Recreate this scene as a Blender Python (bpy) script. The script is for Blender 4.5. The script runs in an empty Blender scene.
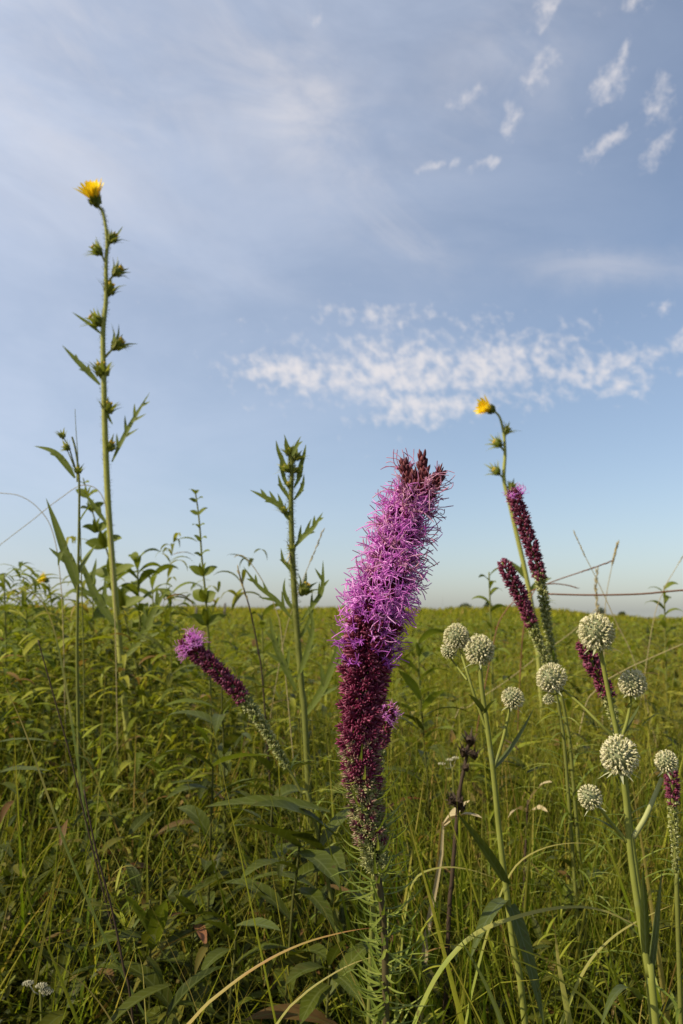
import bpy, math, random
import numpy as np
from mathutils import Vector, Matrix, Quaternion

scene = bpy.context.scene
COL = scene.collection
R = random.Random(7)
NP = np.random.default_rng(11)
rad = math.radians
Z = Vector((0, 0, 1))

# ------------------------------------------------------------------ camera geometry
LENS = 28.0
FPX = LENS / 36.0 * 1024.0
HOR = 621.0                      # picture row of the true horizon
PITCH = math.atan((HOR - 512.0) / FPX)
CAM_H = 0.93
CAM = Vector((0, 0, CAM_H))


def ray(px, py):
    x = (px - 341.5) / FPX
    y = -(py - 512.0) / FPX
    fw = Vector((0, math.cos(PITCH), math.sin(PITCH)))
    up = Vector((0, -math.sin(PITCH), math.cos(PITCH)))
    return Vector((x, 0, 0)) + up * y + fw


def P(px, py, d):
    v = ray(px, py)
    return CAM + v * (d / v.y)


def ppm(d):
    return FPX / d


# ------------------------------------------------------------------ terrain
def smooth(a, b, x):
    t = np.clip((x - a) / (b - a), 0, 1)
    return t * t * (3 - 2 * t)


def ground_np(x, y):
    x = np.asarray(x, float)
    y = np.asarray(y, float)
    r = np.hypot(x, y)
    az = np.degrees(np.arctan2(x, np.maximum(y, 1e-6)))
    amp = 1.58 - 1.30 * smooth(11.0, 25.0, az)
    amp = amp + 0.10 * np.sin(az * 0.55 + 1.0) + 0.05 * np.sin(az * 1.7)
    front = smooth(-3.0, 12.0, y)
    h = amp * smooth(10, 88, r) * (1 - smooth(115, 260, r)) * front
    h = h + 0.03 * np.sin(x * 1.3 + 0.4) * np.sin(y * 0.9) * smooth(3, 8, r)
    return h


def ground(x, y):
    return float(ground_np(x, y))


# ------------------------------------------------------------------ node helpers
def new_mat(name):
    m = bpy.data.materials.new(name)
    m.use_nodes = True
    nt = m.node_tree
    nt.nodes.clear()
    return m, nt


def ramp(nt, stops, interp='LINEAR'):
    n = nt.nodes.new('ShaderNodeValToRGB')
    cr = n.color_ramp
    cr.interpolation = interp
    while len(cr.elements) < len(stops):
        cr.elements.new(0.5)
    for e, (p, c) in zip(cr.elements, stops):
        e.position = p
        e.color = (c[0], c[1], c[2], 1)
    return n


def mixc(nt, fac, a, b, mode='MIX'):
    n = nt.nodes.new('ShaderNodeMix')
    n.data_type = 'RGBA'
    n.blend_type = mode
    for s, v in ((n.inputs[0], fac), (n.inputs[6], a), (n.inputs[7], b)):
        if isinstance(v, bpy.types.NodeSocket):
            nt.links.new(v, s)
        elif isinstance(v, (int, float)):
            s.default_value = v
        else:
            s.default_value = (v[0], v[1], v[2], 1)
    return n.outputs[2]


def math_n(nt, op, a, b=None, c=None, clamp=False):
    n = nt.nodes.new('ShaderNodeMath')
    n.operation = op
    n.use_clamp = clamp
    for i, v in enumerate((a, b, c)):
        if v is None:
            continue
        if isinstance(v, bpy.types.NodeSocket):
            nt.links.new(v, n.inputs[i])
        else:
            n.inputs[i].default_value = v
    return n.outputs[0]


def plant_mat(name, stops, rough=0.5, transl=0.35, rib=None, tipc=None, noise=0.25, nscale=60.0,
              spec=0.3, tint=None, island=True, blotch=None):
    """Plant tissue: hue picked per leaf / blade, mottled, partly translucent."""
    m, nt = new_mat(name)
    L = nt.links
    out = nt.nodes.new('ShaderNodeOutputMaterial')
    if island:
        g = nt.nodes.new('ShaderNodeNewGeometry')
        rnd = g.outputs['Random Per Island']
    else:
        g = nt.nodes.new('ShaderNodeObjectInfo')
        rnd = g.outputs['Random']
    rp = ramp(nt, stops)
    L.new(rnd, rp.inputs[0])
    col = rp.outputs[0]
    tc = nt.nodes.new('ShaderNodeTexCoord')
    nz = nt.nodes.new('ShaderNodeTexNoise')
    nz.inputs['Scale'].default_value = nscale
    nz.inputs['Detail'].default_value = 4
    L.new(tc.outputs['Object'], nz.inputs['Vector'])
    v = math_n(nt, 'MULTIPLY_ADD', nz.outputs['Fac'], 2 * noise, 1 - noise)
    hsv = nt.nodes.new('ShaderNodeHueSaturation')
    L.new(col, hsv.inputs['Color'])
    L.new(v, hsv.inputs['Value'])
    col = hsv.outputs[0]
    if blotch:
        n2 = nt.nodes.new('ShaderNodeTexNoise')
        n2.inputs['Scale'].default_value = blotch[1]
        n2.inputs['Detail'].default_value = 3
        L.new(tc.outputs['Object'], n2.inputs['Vector'])
        f = math_n(nt, 'MULTIPLY_ADD', n2.outputs['Fac'], 6.0, -3.6, clamp=True)
        col = mixc(nt, math_n(nt, 'MULTIPLY', f, blotch[2]), col, blotch[0])
    if rib:
        at = nt.nodes.new('ShaderNodeAttribute')
        at.attribute_name = 'across'
        a = math_n(nt, 'ABSOLUTE', at.outputs['Fac'])
        f = math_n(nt, 'MULTIPLY_ADD', a, -7.0, 1.0, clamp=True)
        f = math_n(nt, 'MULTIPLY', f, 0.7)
        al = nt.nodes.new('ShaderNodeAttribute')
        al.attribute_name = 'along'
        w = math_n(nt, 'MULTIPLY_ADD', al.outputs['Fac'], 58.0, math_n(nt, 'MULTIPLY', a, -7.0))
        w = math_n(nt, 'MULTIPLY_ADD', math_n(nt, 'SINE', w), 4.0, -3.0, clamp=True)
        f = math_n(nt, 'MAXIMUM', f, math_n(nt, 'MULTIPLY', w, 0.35))
        col = mixc(nt, f, col, rib)
        n3 = nt.nodes.new('ShaderNodeTexNoise')
        n3.inputs['Scale'].default_value = 140
        n3.inputs['Detail'].default_value = 2
        L.new(tc.outputs['Object'], n3.inputs['Vector'])
        sp = math_n(nt, 'MULTIPLY_ADD', n3.outputs['Fac'], 14.0, -9.6, clamp=True)
        col = mixc(nt, math_n(nt, 'MULTIPLY', sp, 0.75), col, (0.07, 0.04, 0.015))
    if tipc:
        at = nt.nodes.new('ShaderNodeAttribute')
        at.attribute_name = 'along'
        s = math_n(nt, 'MULTIPLY_ADD', at.outputs['Fac'], 3.0, -2.35)
        s = math_n(nt, 'ADD', s, math_n(nt, 'MULTIPLY_ADD', nz.outputs['Fac'], 1.2, -0.6), clamp=True)
        col = mixc(nt, s, col, tipc)
    p = nt.nodes.new('ShaderNodeBsdfPrincipled')
    L.new(col, p.inputs['Base Color'])
    p.inputs['Roughness'].default_value = rough
    p.inputs['Specular IOR Level'].default_value = spec
    if transl > 0:
        t = nt.nodes.new('ShaderNodeBsdfTranslucent')
        tcol = mixc(nt, 1.0, col, tint or (1.15, 1.15, 0.6), 'MULTIPLY')
        L.new(tcol, t.inputs['Color'])
        ms = nt.nodes.new('ShaderNodeMixShader')
        ms.inputs[0].default_value = transl
        L.new(p.outputs[0], ms.inputs[1])
        L.new(t.outputs[0], ms.inputs[2])
        L.new(ms.outputs[0], out.inputs[0])
    else:
        L.new(p.outputs[0], out.inputs[0])
    return m


M = {}
M['grass'] = plant_mat('grass_blades', [(0.0, (0.117, 0.148, 0.0070)), (0.25, (0.194, 0.219, 0.0090)),
                                        (0.6, (0.282, 0.282, 0.0120)), (0.82, (0.363, 0.338, 0.0250)),
                                        (0.91, (0.363, 0.294, 0.0650)), (1.0, (0.258, 0.150, 0.0400))],
                       rough=0.55, transl=0.5, tipc=(0.24, 0.17, 0.04), nscale=1.1, noise=0.35, spec=0.12, blotch=((0.30, 0.205, 0.022), 0.45, 0.7))
M['forb'] = plant_mat('forb_leaves', [(0.0, (0.065, 0.092, 0.0072)), (0.3, (0.122, 0.158, 0.0096)),
                                      (0.65, (0.219, 0.247, 0.0156)), (0.93, (0.312, 0.309, 0.0360)),
                                      (0.965, (0.250, 0.158, 0.0480)), (1.0, (0.188, 0.092, 0.0300))],
                      rough=0.5, transl=0.42, rib=(0.17, 0.18, 0.05), nscale=30, noise=0.3, spec=0.15,
                      blotch=((0.23, 0.165, 0.030), 0.5, 0.55))
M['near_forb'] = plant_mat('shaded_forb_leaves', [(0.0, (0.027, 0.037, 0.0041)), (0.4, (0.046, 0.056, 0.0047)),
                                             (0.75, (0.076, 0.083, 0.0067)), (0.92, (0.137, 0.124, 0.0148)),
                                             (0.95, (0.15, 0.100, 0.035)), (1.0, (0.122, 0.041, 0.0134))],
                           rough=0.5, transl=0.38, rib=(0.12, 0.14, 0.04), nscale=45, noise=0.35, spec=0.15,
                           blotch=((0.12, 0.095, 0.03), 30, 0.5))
M['near_grass'] = plant_mat('green_grass_blades', [(0.0, (0.084, 0.131, 0.0088)), (0.4, (0.142, 0.192, 0.0110)),
                                                   (0.75, (0.230, 0.263, 0.0176)), (0.90, (0.338, 0.334, 0.0385)),
                                                   (0.95, (0.405, 0.334, 0.0880)), (1.0, (0.270, 0.156, 0.0440))],
                            rough=0.5, transl=0.48, tipc=(0.24, 0.17, 0.04), nscale=30, noise=0.25, spec=0.15)
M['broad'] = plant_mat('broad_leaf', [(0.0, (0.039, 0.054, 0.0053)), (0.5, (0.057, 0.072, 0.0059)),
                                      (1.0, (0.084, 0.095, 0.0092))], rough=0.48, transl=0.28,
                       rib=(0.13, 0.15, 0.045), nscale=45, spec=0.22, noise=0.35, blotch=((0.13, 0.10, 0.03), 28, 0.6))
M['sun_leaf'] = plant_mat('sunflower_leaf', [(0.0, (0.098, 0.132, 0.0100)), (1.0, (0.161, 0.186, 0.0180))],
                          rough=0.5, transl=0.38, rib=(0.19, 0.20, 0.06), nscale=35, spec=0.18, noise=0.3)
M['compass_leaf'] = plant_mat('compass_leaf', [(0.0, (0.109, 0.144, 0.0200)), (1.0, (0.167, 0.196, 0.0320))],
                              rough=0.5, transl=0.35, rib=(0.20, 0.21, 0.08), spec=0.2)
M['compass_stem'] = plant_mat('compass_stem', [(0.0, (0.237, 0.244, 0.0495)), (1.0, (0.275, 0.275, 0.0660))],
                              rough=0.6, transl=0.0, noise=0.25, nscale=90, blotch=((0.25, 0.22, 0.10), 70, 0.5), spec=0.15)
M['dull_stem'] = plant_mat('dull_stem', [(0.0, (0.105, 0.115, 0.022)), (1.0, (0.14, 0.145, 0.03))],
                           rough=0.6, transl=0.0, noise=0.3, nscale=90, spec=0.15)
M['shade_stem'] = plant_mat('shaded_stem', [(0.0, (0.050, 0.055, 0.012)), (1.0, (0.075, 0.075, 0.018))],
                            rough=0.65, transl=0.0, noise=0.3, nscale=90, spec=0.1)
M['purple_stem'] = plant_mat('purplish_stem', [(0.0, (0.060, 0.042, 0.018)), (1.0, (0.07, 0.055, 0.02))],
                             rough=0.55, transl=0.0, noise=0.3, nscale=120, blotch=((0.10, 0.11, 0.03), 60, 0.6))
M['liatris_leaf'] = plant_mat('narrow_leaf', [(0.0, (0.120, 0.163, 0.0220)), (0.6, (0.204, 0.244, 0.0400)),
                                              (1.0, (0.324, 0.350, 0.0800))], rough=0.5, transl=0.38, nscale=60, spec=0.2)
M['petal'] = plant_mat('purple_floret', [(0.0, (0.486, 0.115, 0.5076)), (0.35, (0.691, 0.207, 0.6696)),
                                         (0.75, (0.864, 0.368, 0.8208)), (1.0, (0.929, 0.598, 0.8640))],
                       rough=0.5, transl=0.46, tint=(1.1, 0.85, 1.1), noise=0.15, nscale=200)
M['violet'] = plant_mat('violet_floret', [(0.0, (0.30, 0.05, 0.36)), (0.6, (0.46, 0.10, 0.50)), (1.0, (0.66, 0.24, 0.66))],
                        rough=0.5, transl=0.4, tint=(1.1, 0.85, 1.1), noise=0.15, nscale=200)
M['petal_dark'] = plant_mat('faded_floret', [(0.0, (0.26, 0.06, 0.14)), (0.5, (0.50, 0.20, 0.36)), (1.0, (0.72, 0.42, 0.52))],
                            rough=0.6, transl=0.3, tint=(1.1, 0.8, 1.0), noise=0.2, nscale=200)
M['maroon'] = plant_mat('maroon_bract', [(0.0, (0.080, 0.006, 0.024)), (1.0, (0.140, 0.012, 0.042))],
                        rough=0.5, transl=0.1, tint=(1.2, 0.6, 0.8), noise=0.25, nscale=200)
M['crimson'] = plant_mat('crimson_bract_tip', [(0.0, (0.13, 0.010, 0.038)), (0.6, (0.22, 0.024, 0.075)),
                                               (0.85, (0.32, 0.06, 0.13)), (1.0, (0.46, 0.18, 0.24))],
                         rough=0.5, transl=0.25, tint=(1.2, 0.7, 0.9), noise=0.2, nscale=200)
M['maroon_far'] = plant_mat('dusky_bract', [(0.0, (0.100, 0.011, 0.030)), (0.7, (0.185, 0.028, 0.062)),
                                            (1.0, (0.26, 0.08, 0.14))], rough=0.55, transl=0.15,
                            tint=(1.2, 0.7, 0.9), noise=0.2, nscale=200)
M['blush'] = plant_mat('blush_bud', [(0.0, (0.24, 0.10, 0.09)), (0.5, (0.36, 0.22, 0.17)), (1.0, (0.34, 0.33, 0.16))],
                       rough=0.5, transl=0.25, noise=0.2, nscale=200)
M['wither'] = plant_mat('withered_bud', [(0.0, (0.085, 0.014, 0.022)), (0.7, (0.150, 0.030, 0.036)),
                                         (1.0, (0.26, 0.10, 0.09))], rough=0.65, transl=0.1, tint=(1.2, .7, .7))
M['green_bud'] = plant_mat('pale_green_bud', [(0.0, (0.20, 0.225, 0.060)), (0.6, (0.36, 0.37, 0.13)),
                                              (1.0, (0.52, 0.50, 0.24))], rough=0.5, transl=0.3, nscale=200)
M['ery_core'] = plant_mat('globe_core', [(0.0, (0.122, 0.141, 0.0634)), (1.0, (0.159, 0.171, 0.0806))],
                          rough=0.7, transl=0.0, nscale=300)
M['ery_nub'] = plant_mat('cream_floret', [(0.0, (0.458, 0.441, 0.2098)), (0.5, (0.641, 0.596, 0.3462)),
                                          (1.0, (0.847, 0.772, 0.5456))], rough=0.6, transl=0.25,
                         tint=(1.05, 1.05, 0.85), noise=0.12, nscale=300)
M['ery_bract'] = plant_mat('pale_bract', [(0.0, (0.36, 0.38, 0.21)), (1.0, (0.48, 0.48, 0.30))], rough=0.6, transl=0.3)
M['ery_stem'] = plant_mat('glaucous_stem', [(0.0, (0.160, 0.175, 0.0306)), (1.0, (0.189, 0.198, 0.0408))],
                          rough=0.6, transl=0.0, noise=0.25, nscale=80, spec=0.12, blotch=((0.20, 0.22, 0.11), 50, 0.5))
M['ery_pale'] = plant_mat('pale_stalk', [(0.0, (0.238, 0.246, 0.0840)), (1.0, (0.281, 0.281, 0.0980))], rough=0.6, transl=0.0)
M['ery_leaf'] = plant_mat('bluish_blade', [(0.0, (0.056, 0.075, 0.0126)), (1.0, (0.092, 0.109, 0.0224))],
                          rough=0.5, transl=0.3, nscale=30, spec=0.2, rib=(0.13, 0.16, 0.08))
M['yellow'] = plant_mat('yellow_ray', [(0.0, (0.86, 0.60, 0.015)), (1.0, (0.92, 0.78, 0.05))],
                        rough=0.5, transl=0.35, tint=(1.1, 1.0, 0.5), noise=0.12, nscale=200)
M['gold'] = plant_mat('gold_disc', [(0.0, (0.42, 0.27, 0.02)), (1.0, (0.60, 0.42, 0.05))], rough=0.7, transl=0.1)
M['bract'] = plant_mat('green_bract', [(0.0, (0.120, 0.145, 0.025)), (0.6, (0.190, 0.210, 0.045)),
                                       (1.0, (0.32, 0.32, 0.09))], rough=0.5, transl=0.4, nscale=150)
M['straw'] = plant_mat('straw', [(0.0, (0.30, 0.24, 0.10)), (1.0, (0.40, 0.33, 0.16))], rough=0.6, transl=0.2, nscale=40,
                       tint=(1.1, 1.0, 0.7))
M['red_straw'] = plant_mat('reddish_straw', [(0.0, (0.15, 0.060, 0.025)), (1.0, (0.21, 0.095, 0.04))], rough=0.6,
                           transl=0.1, nscale=40, tint=(1.1, 0.9, 0.7))
M['deadleaf'] = plant_mat('dead_leaf', [(0.0, (0.32, 0.25, 0.12)), (1.0, (0.44, 0.36, 0.20))], rough=0.7, transl=0.2,
                          nscale=40, tint=(1.1, 0.95, 0.7), blotch=((0.12, 0.08, 0.04), 50, 0.6))
M['brownstem'] = plant_mat('dead_stem', [(0.0, (0.034, 0.020, 0.010)), (1.0, (0.05, 0.03, 0.016))], rough=0.75,
                           transl=0.0, nscale=120)
M['white'] = plant_mat('white_floret', [(0.0, (0.36, 0.34, 0.20)), (1.0, (0.52, 0.49, 0.34))], rough=0.6, transl=0.2,
                       tint=(1, 1, .9))
M['wood'] = plant_mat('weathered_wood', [(0.0, (0.10, 0.085, 0.07)), (1.0, (0.14, 0.12, 0.10))], rough=0.85,
                      transl=0.0, nscale=12)
M['tree_leaf'] = plant_mat('distant_leaf', [(0.0, (0.040, 0.060, 0.022)), (1.0, (0.085, 0.105, 0.040))], rough=0.6,
                           transl=0.2, nscale=2)


def grass_mat(name, stops):
    return plant_mat(name, stops, rough=0.5, transl=0.35, tipc=(0.28, 0.20, 0.07), nscale=25, noise=0.3,
                     rib=(0.22, 0.23, 0.07), spec=0.18)


M['hero_grass'] = grass_mat('long_blade', [(0.0, (0.158, 0.210, 0.0312)), (0.6, (0.225, 0.270, 0.0442)), (1.0, (0.300, 0.315, 0.0780))])
M['gold_blade'] = plant_mat('yellowing_blade', [(0.0, (0.27, 0.245, 0.055)), (1.0, (0.32, 0.28, 0.07))], rough=0.5,
                            transl=0.3, tipc=(0.24, 0.06, 0.03), nscale=40, noise=0.25, spec=0.2)
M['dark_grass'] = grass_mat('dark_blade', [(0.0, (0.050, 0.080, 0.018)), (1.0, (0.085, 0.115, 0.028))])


def ground_mat():
    m, nt = new_mat('prairie_soil')
    L = nt.links
    out = nt.nodes.new('ShaderNodeOutputMaterial')
    p = nt.nodes.new('ShaderNodeBsdfPrincipled')
    g = nt.nodes.new('ShaderNodeNewGeometry')
    n1 = nt.nodes.new('ShaderNodeTexNoise')
    n1.inputs['Scale'].default_value = 0.35
    n1.inputs['Detail'].default_value = 8
    n2 = nt.nodes.new('ShaderNodeTexNoise')
    n2.inputs['Scale'].default_value = 14
    n2.inputs['Detail'].default_value = 6
    for n in (n1, n2):
        L.new(g.outputs['Position'], n.inputs['Vector'])
    a = ramp(nt, [(0.3, (0.060, 0.062, 0.014)), (0.55, (0.095, 0.105, 0.018)), (0.75, (0.14, 0.115, 0.035))])
    b = ramp(nt, [(0.3, (0.040, 0.032, 0.018)), (0.7, (0.085, 0.080, 0.022))])
    L.new(n1.outputs['Fac'], a.inputs[0])
    L.new(n2.outputs['Fac'], b.inputs[0])
    L.new(mixc(nt, 0.5, a.outputs[0], b.outputs[0]), p.inputs['Base Color'])
    p.inputs['Roughness'].default_value = 0.95
    p.inputs['Specular IOR Level'].default_value = 0.1
    bp = nt.nodes.new('ShaderNodeBump')
    bp.inputs['Strength'].default_value = 0.6
    bp.inputs['Distance'].default_value = 0.03
    L.new(n2.outputs['Fac'], bp.inputs['Height'])
    L.new(bp.outputs[0], p.inputs['Normal'])
    L.new(p.outputs[0], out.inputs[0])
    return m


M['ground'] = ground_mat()


# ------------------------------------------------------------------ object helpers
def tag(o, label=None, cat=None, group=None, kind=None):
    if label:
        o['label'] = label
    if cat:
        o['category'] = cat
    if group:
        o['group'] = group
    if kind:
        o['kind'] = kind
    return o


def thing(name, label, cat, loc, group=None):
    o = bpy.data.objects.new(name, None)
    o.empty_display_size = 0.02
    COL.objects.link(o)
    o.location = loc
    tag(o, label, cat, group)
    return o


def origin_of(p):
    v = Vector((0, 0, 0))
    while p is not None:
        v = v + Vector(p.location)
        p = p.parent
    return v


class MB:
    """Collects ribbons, tubes and florets into one mesh."""

    def __init__(self):
        self.v, self.f, self.mi, self.ac, self.al = [], [], [], [], []
        self.m = 0

    def add(self, verts, faces, across=None, along=None):
        n = len(self.v)
        self.v.extend(verts)
        self.f.extend([tuple(i + n for i in q) for q in faces])
        self.mi.extend([self.m] * len(faces))
        self.ac.extend(across if across else [0.5] * len(verts))
        self.al.extend(along if along else [0.0] * len(verts))

    def tube(self, pts, rads, n=6, cap=True):
        vs, fs, al = [], [], []
        k = len(pts)
        ref = None
        for i, p in enumerate(pts):
            t = (pts[min(i + 1, k - 1)] - pts[max(i - 1, 0)])
            t = t.normalized() if t.length > 1e-9 else Z.copy()
            if ref is None:
                ref = t.orthogonal().normalized()
            ref = (ref - t * ref.dot(t))
            ref = ref.normalized() if ref.length > 1e-6 else t.orthogonal().normalized()
            b = t.cross(ref)
            r = rads[i] if isinstance(rads, (list, tuple)) else rads
            for j in range(n):
                a = 2 * math.pi * j / n
                vs.append(p + (ref * math.cos(a) + b * math.sin(a)) * r)
                al.append(i / max(1, k - 1))
        for i in range(k - 1):
            for j in range(n):
                a, b2 = i * n + j, i * n + (j + 1) % n
                fs.append((a, b2, b2 + n, a + n))
        if cap:
            fs.append(tuple(range(n - 1, -1, -1)))
            fs.append(tuple((k - 1) * n + j for j in range(n)))
        self.add(vs, fs, None, al)

    def ribbon(self, pts, widths, normal=Z, fold=0.2, roll=0.0, wavy=0.0):
        k = len(pts)
        vs, fs, ac, al = [], [], [], []
        for i, p in enumerate(pts):
            t = (pts[min(i + 1, k - 1)] - pts[max(i - 1, 0)]).normalized()
            s = t.cross(normal)
            if s.length < 0.05:
                s = t.cross(Vector((0.3, 1, 0.1)))
            s.normalize()
            nn = s.cross(t)
            if roll:
                s, nn = s * math.cos(roll) + nn * math.sin(roll), nn * math.cos(roll) - s * math.sin(roll)
            w = widths[i] * 0.5
            up = nn * (fold * w)
            wv = nn * (wavy * w * math.sin(i * 1.9)) if wavy else Vector((0, 0, 0))
            vs += [p - s * w + up + wv, p.copy(), p + s * w + up - wv]
            ac += [-1, 0, 1]
            al += [i / (k - 1)] * 3
        for i in range(k - 1):
            a = i * 3
            fs += [(a, a + 1, a + 4, a + 3), (a + 1, a + 2, a + 5, a + 4)]
        self.add(vs, fs, ac, al)

    def spindle(self, c, d, L, r, n=5, mid=0.45):
        """pointed bud scale from c along d"""
        d = d.normalized()
        a = d.orthogonal().normalized()
        b = d.cross(a)
        vs = [c]
        for q, rr in ((mid * 0.5, 0.8), (mid, 1.0), (0.8, 0.6)):
            for j in range(n):
                t = 2 * math.pi * j / n
                vs.append(c + d * (L * q) + (a * math.cos(t) + b * math.sin(t)) * (r * rr))
        vs.append(c + d * L)
        fs = []
        for j in range(n):
            j2 = (j + 1) % n
            fs.append((0, 1 + j2, 1 + j))
            for q in range(2):
                o = 1 + q * n
                fs.append((o + j, o + j2, o + n + j2, o + n + j))
            fs.append((1 + 2 * n + j, 1 + 2 * n + j2, len(vs) - 1))
        self.add(vs, fs)

    def ball(self, c, r, nu=14, nv=9, sq=(1, 1, 1)):
        vs, fs = [], []
        for i in range(nv + 1):
            th = math.pi * i / nv
            for j in range(nu):
                ph = 2 * math.pi * j / nu
                vs.append(c + Vector((math.sin(th) * math.cos(ph) * sq[0], math.sin(th) * math.sin(ph) * sq[1],
                                      math.cos(th) * sq[2])) * r)
        for i in range(nv):
            for j in range(nu):
                j2 = (j + 1) % nu
                fs.append((i * nu + j, (i + 1) * nu + j, (i + 1) * nu + j2, i * nu + j2))
        self.add(vs, fs)

    def mesh(self, name, mats, off=Vector((0, 0, 0))):
        me = bpy.data.meshes.new(name)
        me.from_pydata([tuple(v - off) for v in self.v], [], self.f)
        mats = mats if isinstance(mats, (list, tuple)) else [mats]
        for m in mats:
            me.materials.append(m)
        me.polygons.foreach_set('material_index', self.mi)
        me.polygons.foreach_set('use_smooth', [True] * len(self.f))
        for nm, dat in (('across', self.ac), ('along', self.al)):
            at = me.attributes.new(nm, 'FLOAT', 'POINT')
            at.data.foreach_set('value', dat)
        me.update()
        return me

    def build(self, name, mats, parent=None, label=None):
        off = origin_of(parent) if parent is not None else Vector((0, 0, 0))
        o = bpy.data.objects.new(name, self.mesh(name, mats, off))
        COL.objects.link(o)
        if parent is not None:
            o.parent = parent
        if label:
            o['label'] = label
        return o


def spline(pts, per=6):
    out = []
    n = len(pts)
    for i in range(n - 1):
        p0, p1, p2, p3 = pts[max(i - 1, 0)], pts[i], pts[i + 1], pts[min(i + 2, n - 1)]
        for j in range(per):
            t = j / per
            out.append(0.5 * ((2 * p1) + (p2 - p0) * t + (2 * p0 - 5 * p1 + 4 * p2 - p3) * t * t
                              + (3 * p1 - p0 - 3 * p2 + p3) * t ** 3))
    out.append(pts[-1].copy())
    return out


def resample(pts, n):
    ds = [0.0]
    for a, b in zip(pts, pts[1:]):
        ds.append(ds[-1] + (b - a).length)
    tot = ds[-1]
    out, i = [], 0
    for k in range(n):
        s = tot * k / (n - 1)
        while i < len(pts) - 2 and ds[i + 1] < s:
            i += 1
        f = (s - ds[i]) / max(1e-9, ds[i + 1] - ds[i])
        out.append(pts[i].lerp(pts[i + 1], min(1, max(0, f))))
    return out


def at(pts, t):
    x = t * (len(pts) - 1)
    i = min(int(x), len(pts) - 2)
    return pts[i].lerp(pts[i + 1], x - i)


def tang(pts, t):
    x = t * (len(pts) - 1)
    i = min(int(x), len(pts) - 2)
    return (pts[i + 1] - pts[i]).normalized()


def stem_path(px, d, foot=None, per=6):
    """picture points from the top down, continued to the soil"""
    pts = [P(q[0], q[1], q[2] if len(q) > 2 else d) for q in px]
    e = pts[-1]
    pr = pts[-2] if len(pts) > 1 else e + Z * 0.1
    sl = (e - pr)
    if sl.z > -1e-4:
        sl = Vector((0, 0, -0.1))
    k = min(0.35, abs(sl.x / sl.z)) * (1 if sl.x * -sl.z > 0 else -1) * (0.6 if abs(e.z) > 0.3 else 0.3)
    gx = e.x + k * e.z if foot is None else foot
    gy = e.y + 0.02
    g = Vector((gx, gy, ground(gx, gy) - 0.01))
    mid = e.lerp(g, 0.5)
    return spline(pts + [mid, g], per), g


def lin(a, b, n):
    return [a + (b - a) * i / (n - 1) for i in range(n)]


def leaf_profile(n, W, wmax=0.4, base=0.25):
    out = []
    for i in range(n):
        t = i / (n - 1)
        if t < wmax:
            q = t / wmax
            w = base + (1 - base) * math.sin(q * math.pi / 2)
        else:
            q = (t - wmax) / (1 - wmax)
            w = math.cos(q * math.pi / 2) ** 0.85
        out.append(W * max(w, 0.02))
    return out


def arc(p0, p1, arch=0.15, n=9, up=Z, skew=0.0):
    L = (p1 - p0).length
    out = []
    for i in range(n):
        t = i / (n - 1)
        u = t ** (1 + skew) if skew >= 0 else t
        out.append(p0.lerp(p1, t) + up * (4 * u * (1 - u) * arch * L))
    return out


def leaf(mb, p0, p1, W, arch=0.15, roll=0.0, fold=0.25, n=9, wmax=0.4, base=0.25, wavy=0.0, normal=Z):
    mb.ribbon(arc(p0, p1, arch, n), leaf_profile(n, W, wmax, base), normal, fold, roll, wavy)


def one_leaf(parent, mat, p0, p1, W, label=None, **k):
    mb = MB()
    leaf(mb, p0, p1, W, **k)
    return mb.build('leaf', mat, parent, label)


def lobed(parent, mat, px, d, W, lobes, arch=0.0, normal=Vector((0, -1, 0.35))):
    """deeply cut leaf: narrow blade along a picture path with finger lobes (t, side, length in px)"""
    pts = spline([P(q[0], q[1], q[2] if len(q) > 2 else d) for q in px], 6)
    pts = resample(pts, 14)
    mb = MB()
    mb.ribbon(pts, leaf_profile(14, W, 0.35, 0.3), normal, 0.25)
    for t, sd, ln in lobes:
        p = at(pts, t)
        tg = tang(pts, t)
        s = tg.cross(normal).normalized() * sd
        L = ln / ppm(d)
        dv = (tg * 0.75 + s * 0.72).normalized()
        q = [p + dv * (L * u) + tg * (0.25 * L * u * u) for u in (0, .25, .5, .75, 1)]
        mb.ribbon(q, [W * .85, W * .75, W * .55, W * .35, W * .05], normal, 0.2)
    return mb.build('leaf', mat, parent)


def basis(t):
    a = t.orthogonal().normalized()
    return a, t.cross(a)


# ------------------------------------------------------------------ world: sky with thin cloud
SUN_AZ = rad(-112.0)     # clockwise from +Y: the light comes from the left, slightly behind
SUN_EL = rad(40.0)
EXPOSURE = 0.38


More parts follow.
